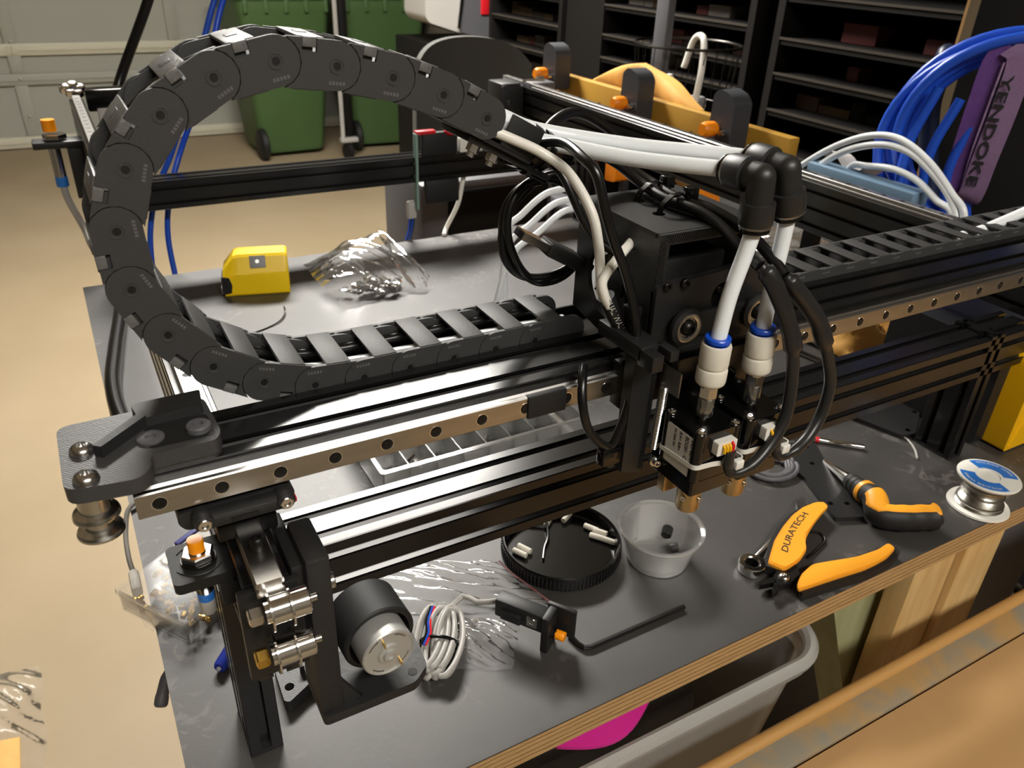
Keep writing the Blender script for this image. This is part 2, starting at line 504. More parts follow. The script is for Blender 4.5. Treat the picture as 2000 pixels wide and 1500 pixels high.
def add_scuffs(name, col, amount):
    """pale rubbed-off scuffs in loose patches over the existing colour"""
    m = MATS[name]; nt = m.node_tree; b = nt.nodes['Principled BSDF']
    src = b.inputs['Base Color'].links[0].from_socket
    t = nt.nodes.new('ShaderNodeTexCoord')
    n1 = nt.nodes.new('ShaderNodeTexNoise'); n1.inputs['Scale'].default_value = 7; n1.inputs['Detail'].default_value = 3
    n2 = nt.nodes.new('ShaderNodeTexNoise'); n2.inputs['Scale'].default_value = 42; n2.inputs['Detail'].default_value = 9; n2.inputs['Distortion'].default_value = 2.2
    r1 = nt.nodes.new('ShaderNodeValToRGB'); r1.color_ramp.elements[0].position = 0.52; r1.color_ramp.elements[1].position = 0.66
    r2 = nt.nodes.new('ShaderNodeValToRGB'); r2.color_ramp.elements[0].position = 0.56; r2.color_ramp.elements[1].position = 0.63
    for n, r in ((n1, r1), (n2, r2)):
        nt.links.new(t.outputs['Object'], n.inputs['Vector']); nt.links.new(n.outputs['Fac'], r.inputs['Fac'])
    mu = nt.nodes.new('ShaderNodeMath'); mu.operation = 'MULTIPLY'; nt.links.new(r1.outputs['Color'], mu.inputs[0]); nt.links.new(r2.outputs['Color'], mu.inputs[1])
    m2 = nt.nodes.new('ShaderNodeMath'); m2.operation = 'MULTIPLY'; m2.inputs[1].default_value = amount; nt.links.new(mu.outputs[0], m2.inputs[0])
    mx = nt.nodes.new('ShaderNodeMix'); mx.data_type = 'RGBA'; mx.inputs[7].default_value = lin(col)
    nt.links.new(m2.outputs[0], mx.inputs[0]); nt.links.new(src, mx.inputs[6]); nt.links.new(mx.outputs[2], b.inputs['Base Color'])
add_scuffs('film_black', '#8d8983', 0.4)

# ------------------------------------------------------------------ the garage
mat('nozzle_brass', '#c4ad84', 0.32, metal=1.0)
mat('box_dark', '#4a443c', 0.6)
mat('box_red', '#5a2a28', 0.6)
mat('box_pale', '#77716a', 0.6)
mat('box_brown', '#5a4a34', 0.6)
mat('lilac', '#8c7396', 0.75, noise=(30, 0.3), col2='#77597f', bump=(500, 0.5))
FX0, FX1, FY0, FY1, FZ, CZ = -2600, 2420, -2600, 5990, -1140, 1520
struct(MB().box(FX0, FX1, FY0, FY1, FZ-100, FZ), 'floor', 'concrete')
struct(MB().box(FX0, FX1, FY0, FY1, CZ, CZ+60), 'ceiling', 'ceiling_paint')
struct(MB().box(FX1, FX1+80, FY0, FY1, FZ, CZ), 'wall_right', 'wall_paint')
struct(MB().box(FX0-80, FX0, FY0, FY1, FZ, CZ), 'wall_left', 'wall_paint')
struct(MB().box(FX0, FX1, FY0-80, FY0, FZ, CZ), 'wall_back', 'wall_paint')
wf = MB(); wf.box(FX0, -2420, FY1-50, FY1+60, FZ, CZ); wf.box(2080, FX1, FY1-50, FY1+60, FZ, CZ); wf.box(-2420, 2080, FY1-50, FY1+60, 1120, CZ)
struct(wf, 'wall_front', 'wall_paint')
# sectional door seen from inside: sheet panels, pale rails and stiles, hinges
DY = 5945
door = struct(MB().box(-2420, 2080, DY+20, DY+45, FZ+6, 1120), 'door_1', 'door_panel')
stx = [-2080, -1110, -135, 838, 1810]
for z0, z1, y, m in ((-1133, -1062, 0, 'door_rail'), (-742, -672, 0, 'door_panel'), (-565, -492, 0, 'door_rail'), (-55, 15, 0, 'door_panel'), (125, 195, 0, 'door_rail'), (560, 630, 0, 'door_panel')):
    build(MB().box(-2420, 2080, DY-8, DY+20, z0, z1, bev=5), 'rail', m, door)
    build(MB().box(-2420, 2080, DY-14, DY-6, z0+26, z1-26, bev=2), 'rib', m, door)
hp = proto(MB().box(-28, 28, -9, 0, -26, 26, bev=3).cyl((0, -10, -22), (0, -10, 22), 6, n=10), 'hinge', 'door_rail')
bp_ = proto(MB().sphere((0, -6, 0), 9, n=8), 'bolt', 'door_metal')
for x in stx:
    for z0, z1 in ((-1062, -742), (-672, -565), (-492, -55), (15, 125), (195, 560)):
        build(MB().box(x-38, x+38, DY-4, DY+20, z0, z1, bev=4), 'stile', 'door_panel', door)
    for z in (-528, -90):
        piece(hp, door, T(x, DY-8, z))
    for z in (-480, -700, -930):
        piece(bp_, door, T(x+2, DY-8, z))
for (c, sx, sy, wt, col) in LIGHTS:
    t = thing('ceiling_light', (c[0], c[1], c[2]+4), 'slim white ceiling light fitting over the %s' % ('bench' if c[1] > 0 else 'front of the garage'), 'light')
    build(MB().box(c[0]-sx*500-20, c[0]+sx*500+20, c[1]-sy*500-20, c[1]+sy*500+20, c[2]+40, CZ, bev=4), 'housing', 'white_plastic', t)

# ------------------------------------------------------------------ workbench
TZ = -240.0
BX0, BX1, BY0, BY1 = -18, 1330, -18, 892
bench = thing('workbench', (600, 400, FZ), 'black film-faced plywood bench top carrying the machine and loose parts', 'workbench')
build(MB().box(BX0, BX1, BY0, BY1, TZ-1.2, TZ), 'film_surface', 'film_black', bench)
zz = TZ-1.2
for k in range(9):
    th = 3.3 if k % 2 == 0 else 1.3; off = (0, 0.35, 0.1, 0.45, 0.0, 0.3, 0.15, 0.4, 0.0)[k]
    build(MB().box(BX0+off, BX1-off, BY0+off, BY1-off, zz-th, zz), 'ply', 'ply_light' if k % 2 == 0 else 'ply_dark', bench); zz -= th
for x, y in ((60, 800), (1260, 800), (1260, 60)):
    build(MB().box(x-40, x+40, y-40, y+40, FZ, zz, bev=2), 'leg', 'pine', bench)
# pine leg at the front made of a wide board with a batten on its edge
build(MB().box(592, 651, -8, 14, FZ, zz, bev=1), 'leg', 'pine', bench)
build(MB().box(653, 712, -14, 60, FZ, zz, bev=1), 'leg', 'pine', bench)
# ------------------------------------------------------------------ machine frame: slotted beams, rails, legs, drive
fr = thing('machine_frame', (420, 450, TZ), 'black slotted aluminium machine frame standing on the bench', 'machine frame')
XL, XR = 34.0, 803.0
FBY, BBY = 83.0, 910.0           # front and back cross beams
def part_beam(name, ax, lo, hi, a, b, nx, ny, m='anodised'):
    return build(beam(MB(), ax, lo, hi, a, b, nx, ny), name, m, fr, smooth=20)
part_beam('front_beam', 'x', 44, 793, FBY, -123, 2, 2)
part_beam('back_beam', 'x', 44, 793, BBY, -123, 2, 2)
part_beam('left_beam', 'y', -20, 1190, XL, -70, 1, 3, 'anodised_side')
part_beam('right_beam', 'y', -20, 1190, XR, -70, 1, 3, 'anodised_side')
for x, y in ((29, 69), (729, 83), (XL, 866), (XR, 866)):
    part_beam('leg', 'z', TZ+3, -100.5, x, y, 1, 2)
    build(MB().box(x-10, x+10, y-20, y+20, TZ, TZ+3, bev=0.6), 'foot', 'black_plastic', fr)
def rail_poly(): return [(-6, 0), (6, 0), (6, 2.6), (4.9, 3.6), (4.9, 4.6), (6, 5.4), (6, 7.4), (5.4, 8), (-5.4, 8), (-6, 7.4), (-6, 5.4), (-4.9, 4.6), (-4.9, 3.6), (-6, 2.6)]
screwhead = proto((lambda s: (hexsock(s, (0, 0, 0), (0, 0, 1), 2.7, 3.0, 14), s)[1])(MB()), 'rail_screw', 'black_oxide')
holep = MB(); holep.lathe([(2.95, 0.12), (2.95, -4.5), (0, -4.5)], n=18); holep = proto(holep, 'counterbore', 'hole_black')
holer = MB(); holer.lathe([(2.95, 0.1), (3.25, 0.1), (3.3, 0.0)], n=18); holer = proto(holer, 'bore_edge', 'steel')
def rail_on_beam(x):
    r = build(MB().prism([(x+u, -40+v) for u, v in rail_poly()], 'y', -30, 1175), 'linear_rail', 'rail_steel', fr, smooth=20)
    for k in range(49):
        y = 20.5 - 25*2 + 25*k + (0 if x < 400 else 4)
        if y < -28 or y > 1170: continue
        piece(disc, r, T(x, y, -31.97)); 
    return r
disc = proto(MB().cyl((0, 0, -0.2), (0, 0, 0.02), 3.0, n=16), 'screw_hole', 'hole_black')
lr = rail_on_beam(XL); rail_on_beam(XR)
# rubber-capped screw standing in the left rail as an end stop
es = MB(); es.lathe([(0, 0), (3.3, 0), (3.6, 2), (3.2, 5.5), (2.4, 6.4), (1.5, 6.6), (1.3, 5), (0, 5)], (XL+0.6, -7.5, -32), (0, 0, 1), 16)
build(es, 'end_stop', 'black_oxide', fr)
# carriage under the gantry
build(MB().box(XL-13.5, XL+13.5, 8, 53, -40+4, -27, bev=1), 'carriage', 'black_oxide', fr)
build(MB().box(XR-13.5, XR+13.5, 8, 53, -36, -27, bev=1), 'carriage', 'black_oxide', fr)
# front drive plate with two idler pulleys
build(MB().box(20.5, 47.5, -24.5, -20.2, -93, -41, bev=0.6), 'end_plate', 'powder_black', fr)
for z in (-46, -71.5):
    p = MB(); yc = -33
    prof = [(0, 0), (5.2, 0), (5.2, 1.4), (9.4, 1.6), (9.4, 2.5), (6.6, 2.8), (6.6, 10.0), (9.4, 10.3), (9.4, 11.2), (6.6, 11.5), (6.6, 18.6), (6.0, 19.2), (0, 19.2)]
    p.lathe([(a, 29.5+h) for a, h in prof], (0, yc, z), (1, 0, 0), 32)
    pu = build(p, 'idler_pulley', 'bright_steel', fr, smooth=25)
    n = MB(); n.lathe([(0, 0), (3.8, 0), (4.5, 1), (4.5, 5), (4.0, 5.6), (2.6, 6), (2.4, 5), (0, 5)], (28.4, yc, z), (-1, 0, 0), 6, ref=(0, 0, 1))
    build(n, 'lock_nut', 'brass' if z < -60 else 'steel', pu)
    n = MB(); n.cyl((48, yc, z), (52, yc, z), 2.0, n=12)
    build(n, 'axle', 'steel', pu)
# printed motor mount to the right of the end plate, with the can motor
mm = MB()
mm.box(50.5, 62, -24, 8, -136, -34, bev=2.0)
mm.prism(round_poly([(50.5, -26), (100, -26), (110, -18), (112, 12), (50.5, 12)], 3), 'z', -141, -135)
mm.prism([(61, -136), (72, -136), (61, -116)], 'y', -22, -18)
mo = build(mm, 'motor_mount', 'print_black', fr)
cr_ = MB(); AX = Vector((0.06, -1.0, 0.0)).normalized(); MC = Vector((84, 10, -106.5))
cr_.lathe([(15.6, 0), (19.5, 1), (19.5, 24), (18.6, 25), (16.6, 25), (16.4, 3), (0, 3)], MC, AX, 36)
cr_.lathe([(9, -6), (13, -2), (19, 0.5)], MC, AX, 24)
build(cr_, 'motor_sleeve', 'matte_black', mo)
mt = MB(); mt.lathe([(0, 4), (14.2, 4), (14.2, 35.5), (13.6, 36.3), (13.0, 36.3), (12.8, 35.6), (6.2, 35.6), (5.6, 37.0), (3.8, 37.2), (3.4, 38.6), (1.8, 38.8), (1.6, 38.0), (0, 38.0)], MC, AX, 40)
mtr = build(mt, 'motor', 'motor_can', mo, smooth=25)
U = Vector((0, 0, 1)); V = AX.cross(U)
lug = MB()
for a in (1.25, -2.2):
    q = MC + AX*35.6 + (V*math.cos(a) + U*math.sin(a))*9.2
    lug.ribbon([q, q + AX*3.6], U, 2.6, 0.5)
build(lug, 'terminal', 'brass', mtr)
rl = MB()
for a in (0.5, 1.9, 3.5, 5.0):
    q = [MC + AX*35.7 + (V*math.cos(a+t) + U*math.sin(a+t))*11.6 for t in (0, .2, .4, .6)]
    rl.tube(q, 0.45, n=6)
build(rl, 'pressed_rib', 'steel', mtr)
bo = MB(); hexsock(bo, (62, -14, -58), (1, 0, 0), 4.2, 3.2); hexsock(bo, (62, -14, -128), (1, 0, 0), 3.0, 2.6)
build(bo, 'mount_bolt', 'steel', mo)
hb = MB()
for x, y in ((70, -20), (101, -19), (106, 6)): hb.cyl((x, y, -135.4), (x, y, -134.8), 2.6, n=14)
build(hb, 'mount_hole', 'hole_black', mo)
# black block between mount and side beam, seen below the rail end
build(MB().box(45, 51, -20, 22, -62, -38, bev=1), 'bracket_block', 'black_plastic', fr)
# proximity sensor on its bracket, left of the beam
sbk = MB()
sbk.prism(rrect(-2, 25, 2, 31, 3.5), 'z', -53.5, -48, holes=[circ(11, 16.5, 5.4, 20)])
sbk.box(17, 23.5, 4, 29, -70, -53, bev=1)
sb = build(sbk, 'sensor_bracket', 'matte_black', fr)
rg = MB()
for a0, a1 in ((20, 150), (205, 330)):
    rg.tube([(11 + 11.2*math.cos(math.radians(a)), 16.5 + 11.2*math.sin(math.radians(a)), -47.9) for a in range(a0, a1, 10)], 0.35, n=6)
build(rg, 'raised_ring', 'black_plastic', sb)
def sensor(mb_parent, c, d, L1=34, scale=1.0):
    """threaded proximity sensor: coloured sensing cap at c pointing along d"""
    d = Vector(d).normalized(); c = Vector(c)
    k = MB(); k.lathe([(0, 0), (3.5, 0), (3.7, -0.4), (3.7, -6.2), (0, -6.2)], c, d, 24); cap = build(k, 'sensing_cap', 'amber', mb_parent)
    k = MB(); pr = []
    for i in range(int(L1/1.0)):
        h = -6.2 - i; pr += [(4.0, h), (3.5, h-0.5)]
    k.lathe([(0, -6.2)] + pr + [(3.6, -6.2-L1), (0, -6.2-L1)], c, d, 18); bar = build(k, 'threaded_barrel', 'bright_steel', mb_parent, smooth=60)
    for h, rr in ((-8.4, 7.6), (-17.5, 7.6)):
        k = MB(); k.lathe([(4.1, h+1.5), (rr*0.9, h+1.5), (rr, h+0.9), (rr, h-2.0), (rr*0.9, h-2.4), (4.1, h-2.4)], c, d, 6, ref=(0.3, 1, 0.1)); build(k, 'lock_nut', 'steel', mb_parent)
        k = MB(); k.lathe([(4.1, h-2.4), (7.9, h-2.4), (7.9, h-3.2), (4.1, h-3.2)], c, d, 28); build(k, 'washer', 'dark_steel', mb_parent)
    k = MB(); k.lathe([(0, -6.2-L1), (3.9, -6.2-L1), (3.9, -10.2-L1), (0, -10.2-L1)], c, d, 18); build(k, 'blue_band', 'blue_label', mb_parent)
    k = MB(); k.lathe([(0, -10.2-L1), (3.9, -10.2-L1), (3.9, -18-L1), (3.2, -19-L1), (0, -19-L1)], c, d, 18); build(k, 'clear_tail', 'light_grey', mb_parent)
    return cap
sensor(sb, (11, 16.5, -36.0), (0, 0, 1), 26)
# the far end of the left beam: bright end bolts, second sensor, cable
fe = MB()
for dx, dy, dz in ((-9, 0, 2), (0, 2, 5), (9, 0, 1), (-5, -8, -4), (5, -8, -5), (-12, 3, -1)):
    fe.lathe([(0, 0), (8.5, 0), (8.5, 8), (6, 10), (0, 10)], (XL+dx, 1196+dy, -30+dz), (0, -0.3, 1), 6)
build(fe, 'end_bolt', 'bright_steel', fr)
fm = MB(); fm.box(48, 128, 1170, 1200, -58, -24, bev=3).box(60, 180, 1180, 1190, -40, -24, bev=2); build(fm, 'far_drive_housing', 'gloss_black', fr)
fb = MB(); fb.box(60, 84, 1164, 1170, -100, -52, bev=2).box(110, 150, 1164, 1170, -100, -46, bev=2); build(fb, 'far_drive_plate', 'light_grey', fr)
s2 = MB(); s2.box(-38, 25, 1010, 1042, -76, -66, bev=2).box(4, 24, 1014, 1038, -150, -70, bev=2); s2o = build(s2, 'far_sensor_bracket', 'black_plastic', fr)
k = MB(); k.lathe([(0, 0), (9, 0), (9, -16), (0, -16)], (-12, 1026, -38), (0, 0, 1), 18); build(k, 'sensing_cap', 'amber', s2o)
k = MB(); k.lathe([(0, 0), (16, 0), (16, -6), (0, -6)], (-8, 1026, -58), (0, 0, 1), 6); build(k, 'lock_nut', 'bright_steel', s2o)
k = MB(); k.cyl((-12, 1026, -76), (-12, 1026, -120), 8, n=14); build(k, 'threaded_barrel', 'steel', s2o)
k = MB(); k.tube(spline([(-12, 1026, -118), (-10, 1020, -150), (2, 1000, -190), (6, 965, -205), (14, 940, -222), (20, 925, -232)], 8), 5, n=8); build(k, 'sensor_cable', 'cable_grey', s2o)
k = MB(); k.cyl((-12, 1026, -118), (-12, 1026, -132), 8.4, n=14); build(k, 'blue_band', 'blue_label', s2o)
# far right corner: motor block with bright bolts
mb_ = MB(); mb_.box(742, 792, 1080, 1135, -100, -32, bev=3); fmo = build(mb_, 'corner_motor', 'black_plastic', fr)
k = MB()
for x, z in ((747, -37), (786, -37), (747, -95), (786, -95), (760, -66)): k.lathe([(0, 0), (4, 0), (4, 3), (0, 4)], (x, 1080, z), (0, -1, 0), 10)
k.lathe([(0, 0), (6, 0), (6, 26), (9, 26), (9, 40), (0, 42)], (796, 1090, -34), (1, -0.25, 0.1), 10)
build(k, 'motor_bolt', 'bright_steel', fmo)
k = MB(); k.box(796, 850, 1060, 1100, -52, -30, bev=4).box(806, 840, 1020, 1060, -78, -44, bev=4); build(k, 'corner_bracket', 'grey_plastic', fmo)
# switch and connector clipped to the back beam
k = MB(); k.box(500, 560, 888, 898, -103, -66, bev=2).box(500, 560, 880, 890, -178, -140, bev=2); sw = build(k, 'rocker_module', 'matte_black', fr)
k = MB(); k.box(488, 522, 886, 898, -68, -62, bev=1.5); k.sphere((548, 890, -66), 9, (1.2, 1, 0.8), n=12); build(k, 'red_terminal', 'red_plastic', sw)
k = MB(); k.box(564, 588, 886, 898, -101, -77, bev=2); k.box(586, 604, 888, 897, -98, -84, bev=3); build(k, 'white_plug', 'white_plastic', sw)
k = MB(); k.box(486, 489.5, 884, 896, -186, -66); build(k, 'circuit_board', 'lime_card', sw)

# ------------------------------------------------------------------ gantry: beam, rail, idler bracket
ga = thing('gantry', (400, 28, -27), 'black gantry beam with a drilled steel linear rail along its front', 'gantry')
build(beam(MB(), 'x', -9, 830, 28, 0, 2, 1), 'gantry_beam', 'anodised', ga, smooth=20)
rl = build(MB().prism([(8 - v, u) for u, v in rail_poly()], 'x', -9, 826), 'linear_rail', 'rail_steel', ga, smooth=20)
hp_ = proto((lambda s: s.lathe([(3.0, 0.0), (2.95, 0.03), (2.7, 0.03), (2.65, 0.0), (0, 0.0)], ax=(0, -1, 0), n=22))(MB()), 'counterbore', 'hole_black')
ringp = proto((lambda s: s.lathe([(2.95, 0.03), (3.3, 0.05), (3.35, 0.0)], ax=(0, -1, 0), n=22))(MB()), 'bore_edge', 'bright_steel')
scr = proto((lambda s: s.lathe([(2.2, 0.03), (2.0, 0.12), (1.1, 0.12), (0.9, 0.05), (0, 0.05)], ax=(0, -1, 0), n=16))(MB()), 'rail_screw', 'black_oxide')
for k in range(33):
    if 9 < k < 14: continue
    piece(hp_, rl, T(25*k, -0.02, 0)); piece(ringp, rl, T(25*k, -0.03, 0))
    if k not in (1, 2): piece(scr, rl, T(25*k, -0.05, 0))
# printed idler bracket
ZB = 20.0
outl = [(-32, 45), (28.5, 46), (30, 13), (27, 6.5), (0.5, 6.5), (0.5, -2), (-5, -8.5), (-31.5, -5)]
bk = MB(); bk.prism(round_poly(outl, 6), 'z', 13, ZB)
bk.prism(round_poly([(-2, 44), (28, 45), (29.6, 13), (26, 8.2), (-2, 8.2)], 3), 'z', 10.05, 13.5)
ib = build(bk, 'idler_bracket', 'print_grey', ga)
rb = MB(); rb.prism([(-19, 15), (-16, 12.5), (3, 30), (3, 36)], 'z', ZB-0.2, ZB+5.5).prism(round_poly([(0, 29.5), (26, 30.5), (27.5, 45), (-2, 44)], 1.5), 'z', ZB-0.2, ZB+4.5)
build(rb, 'stiffening_rib', 'print_black', ib)
k = MB(); k.prism(round_poly([(1, 11), (27.5, 11), (27, 30), (1, 30)], 3), 'z', ZB-0.1, ZB+0.15); build(k, 'recess_floor', 'matte_black', ib)
k = MB(); k.lathe([(0, 0), (5.6, 0), (5.6, 1.0), (4.8, 1.4), (2.2, 1.4), (2.0, 0.5), (0, 0.5)], (2.5, 18.8, ZB+0.1), (0, 0, 1), 24); build(k, 'washer_screw', 'grey_plastic', ib)
k = MB(); k.lathe([(0, 0), (5.2, 0), (5.2, 2.2), (4.6, 2.8), (2.2, 2.8), (2.0, 1.2), (0, 1.2)], (21.8, 18, ZB+0.1), (0, 0, 1), 24); build(k, 'washer_screw', 'grey_plastic', ib)
for y in (21, -0.6):
    k = MB(); button(k, (-23.3, y, ZB), (0, 0, 1), 5.0, 3.6, 28); build(k, 'button_bolt', 'steel', ib)
k = MB(); k.lathe([(0, 13), (8.4, 13), (8.4, 11.8), (6.2, 11), (6.2, 2.4), (8.6, 1.4), (9.1, 0.2), (9.1, -0.8), (5.6, -1.6), (5.6, -6.6), (8.6, -7.4), (9.2, -8.4), (9.2, -9.4), (7, -10.6), (0, -10.6)], (-23.3, 5, 0), (0, 0, 1), 40)
build(k, 'idler_pulley', 'steel', ga, smooth=25)
# belt clamp bar under the beam, with two socket screws
k = MB(); k.prism(round_poly([(6, -10.2), (54, -10.2), (56, -14), (54, -20), (8, -20), (5, -15)], 3), 'y', 3, 40)
k.box(11, 54, -4.5, 4.5, -17.5, -10.3, bev=2.0)
for x in (15, 50): k.lathe([(0, 0), (4.4, 0), (4.4, 7), (3.8, 8), (0, 8)], (x, 3, -13), (0, -1, 0), 20)
bc = build(k, 'belt_clamp', 'print_black', ga)
k = MB()
for x in (15, 50): hexsock(k, (x, -5, -13), (0, -1, 0), 2.9, 1.6)
build(k, 'clamp_screw', 'bright_steel', bc)
k = MB(); k.box(26, 38, -4.9, -4.3, -16, -13.6); build(k, 'slot', 'hole_black', bc)
k = MB(); k.box(44, 57, 6, 20, -23, -20.2, bev=0.6); build(k, 'red_shim', 'red_plastic', ga)
# chain trough behind the beam
k = MB(); k.box(60, 826, 48.2, 90, -2.6, -0.4).box(60, 826, 88.5, 90, -0.4, 6); build(k, 'chain_tray', 'anodised_side', ga)
# ------------------------------------------------------------------ cable chains
PITCH = 25.4; CY0, CY1 = 48.4, 86.4; CYC = (CY0+CY1)/2; HW = (CY1-CY0)/2
pins_raw = [(175.1, 134.3), (151.8, 146.3), (127.3, 154.7), (101.6, 160.2), (76.9, 162.6), (51.1, 156.4), (29.3, 142.3), (14.2, 122.1), (7.4, 97.7), (9.5, 72.2), (20.6, 50.0), (36.7, 31.6), (58.3, 18.8), (81.1, 11.8), (106, 10.2), (131, 10.2), (156, 10.2), (181, 10.2), (206, 10.2), (231, 10.2), (252, 10.2)]
dense = spline([(x, 0, z) for x, z in pins_raw], 40)
pins = [dense[0]]; di = 0
while len(pins) < 40:
    while di < len(dense)-1 and (dense[di]-pins[-1]).length < PITCH: di += 1
    if di >= len(dense)-1: break
    pins.append(pins[-1] + (dense[di]-pins[-1]).normalized()*PITCH)
H = 10.0
def plate_poly():
    o = [(H*math.sin(t), H*math.cos(t)) for t in [PI*k/16 for k in range(17)]]          # head, from outer edge to inner edge
    o += [(-21.6, -H)]
    o += [(-PITCH + 10.5*math.cos(t), 10.5*math.sin(t)) for t in [math.radians(a) for a in (-64, -45, -25, 0, 25, 45, 64)]]
    o += [(-21.6, H), (-15, H), (-15, 4.6), (-8.8, 4.6), (-8.8, H)]
    return o
def tail_poly():
    o = [(-PITCH - 9.4*math.sin(t), -9.4*math.cos(t)) for t in [PI*k/12 for k in range(13)]]
    return o + [(-10, 9.4), (-10, 4.4), (-6, 4.4), (-6, -9.4)]
lk = MB()
for s in (-1, 1):
    a, b = sorted((s*HW, s*(HW-2.0))); lk.prism(plate_poly(), 'y', a, b)
    a, b = sorted((s*(HW-2.0), s*(HW-4.2))); lk.prism(tail_poly(), 'y', a, b)
lk.box(-18.5, -6.0, -HW+0.6, HW-0.6, -10.45, -9.0, bev=0.35)
link_p = proto(lk, 'link', 'chain_plastic', 30)
ob_ = MB(); ob_.box(-16.6, -5.2, -HW+2.1, HW-2.1, 9.0, 10.5, bev=0.4)
for s in (-1, 1): ob_.box(-14.8, -9.0, s*(HW-1.2)-1.0, s*(HW-1.2)+1.0, 6.4, 10.4, bev=0.3)
ob_.box(-13.4, -8.6, -3.2, 3.2, 10.4, 10.9, bev=0.2)
outer_p = proto(ob_, 'crossbar', 'chain_bar')
pn = MB()
for s in (-1,):
    pn.lathe([(3.3, 0), (3.3, 0.28), (2.7, 0.28), (2.5, 0.02), (1.7, 0.02)], (0, s*HW, 0), (0, s, 0), 20)
pin_p = proto(pn, 'pivot', 'chain_plastic', 25)
pc = MB()
for s in (-1,): pc.lathe([(1.75, 0.06), (1.2, 0.05), (0, 0.05)], (0, s*HW, 0), (0, s, 0), 14)
pinhole_p = proto(pc, 'pivot_bore', 'hole_black', 25)
em = MB()
for k in range(5): em.box(-3.4+k*1.5, -2.4+k*1.5, -HW-0.06, -HW+0.02, -7.6, -6.2)
emboss_p = proto(em, 'embossed_mark', 'chain_bar')
def link_at(ch, a, b):
    """link whose head pin is a and tail pin lies towards b"""
    t = (a-b).normalized()
    M = Matrix(((t.x, 0, -t.z, a.x), (0, 1, 0, CYC), (t.z, 0, t.x, a.z), (0, 0, 0, 1)))
    L = piece(link_p, ch, M)
    for p in (outer_p, pin_p, pinhole_p, emboss_p):
        q = p.copy(); C.objects.link(q); q.parent = L
    return L
ch = thing('cable_chain', (140, CYC, 1.6), 'black plastic cable chain arching in a tall loop over the gantry', 'cable chain')
for a, b in zip(pins, pins[1:]): link_at(ch, a, b)
# end bracket of the loop with its two nuts
tE = (pins[0]-pins[1]).normalized(); nE = Vector((-tE.z, 0, tE.x))
ME = Matrix(((tE.x, 0, nE.x, pins[0].x), (0, 1, 0, CYC), (tE.z, 0, nE.z, pins[0].z), (0, 0, 0, 1)))
eb = MB()
for s in (-1, 1): eb.box(12.5, 33, s*(HW-1)-1, s*(HW-1)+1, -8.5, 7.5, bev=0.5, M=ME)
eb.box(0, 33, -HW+0.5, HW-0.5, -10.2, -8, M=ME)
ebo = build(eb, 'end_bracket', 'matte_black', ch)
eb = MB(); eb.box(-3, 50, -HW+3, HW-3, -13.5, -10.4, bev=0.4, M=ME)
build(eb, 'end_arm', 'powder_black', ch)
nut = MB()
for x in (4, 16):
    nut.lathe([(0, 0), (3.4, 0), (3.4, 3.6), (2.0, 3.9), (2.0, 6), (0, 6.2)], ME @ Vector((x, -HW+8, -13.5)), ME.to_3x3() @ Vector((0, 0, -1)), 6)
build(nut, 'arm_nut', 'steel', ch)
ch2 = thing('cable_chain', (600, CYC, 1.6), 'black plastic cable chain lying flat behind the gantry beside the tool head', 'cable chain')
zc = 6.6
for k in range(20):
    x = 345 + k*24.6
    link_at(ch2, Vector((x, 0, zc)), Vector((x+24.6, 0, zc)))

# ------------------------------------------------------------------ hoses and cables running through the loop chain
path = list(reversed([Vector((p.x, 0, p.z)) for p in pins]))
def chain_path(dy, dn):
    o = []
    for i, p in enumerate(path):
        t = (path[min(i+1, len(path)-1)] - path[max(i-1, 0)]).normalized(); n = Vector((-t.z, 0, t.x))
        o.append(Vector((p.x, CYC+dy, p.z)) + n*dn)
    return o
def hose(name, pts, r, m, label, cat, group=None, per=8, n=12):
    return tag(build(MB().tube(spline(pts, per), r, n=n), name, m, smooth=60), label, cat, group)
hose('air_tube', chain_path(-8, -2.5) + [(190, 58, 128), (207, 57, 120.5), (226, 48, 116.5), (243, 26, 115), (257, 5, 115.6), (268, -11, 116.4), (271.6, -19, 116.8)], 4.0, 'tube_white', 'white air tube leaving the chain loop for the elbow above the labelled motor', 'tube')
hose('air_tube', chain_path(1.5, 2.0) + [(192, 67, 131), (209, 66, 124), (232, 58, 119.5), (255, 36, 117.8), (273, 12, 118.6), (286, -6, 119.4), (289.3, -15, 119.6)], 4.0, 'tube_white', 'white air tube leaving the chain loop for the rearmost elbow', 'tube')
hose('signal_cable', chain_path(-14, -4.5) + [(188, 48, 124), (203, 44, 117), (214, 34, 108), (219.5, 20, 92), (221.5, 14, 76), (222, 11, 62), (223, 10, 53), (227, 10, 46)], 2.6, 'cable_white', 'white signal cable hanging in front of the tool head from the chain end', 'cable', 'white cables from the chain end')
hose('signal_cable', [(262, 30, 76), (246, 18, 74), (230, 9, 69), (221, 7, 60), (222, 6, 52), (226, 6.5, 45)], 2.6, 'cable_white', 'white signal cable coming out of the tool head opening', 'cable')
hose('signal_cable', chain_path(7, 3) + [(196, 71, 122), (214, 74, 117), (240, 78, 112), (268, 74, 101), (276, 55, 92), (275, 30, 89.2), (278, 8, 89), (279, -9, 86), (277, -28, 80), (277, -42, 76)], 3.0, 'cable_black', 'black cable tied down over the top plate, ending in the lower heat-shrunk lead', 'cable')
hose('signal_cable', chain_path(11, -3) + [(198, 75, 120), (218, 81, 115), (246, 84, 110), (274, 79, 99), (283, 57, 92), (282, 31, 89.2), (286, 8, 89), (291, -14, 84), (293, -32, 76), (294, -43, 69)], 3.0, 'cable_black', 'black cable tied down over the top plate, ending in the outer heat-shrunk lead', 'cable')
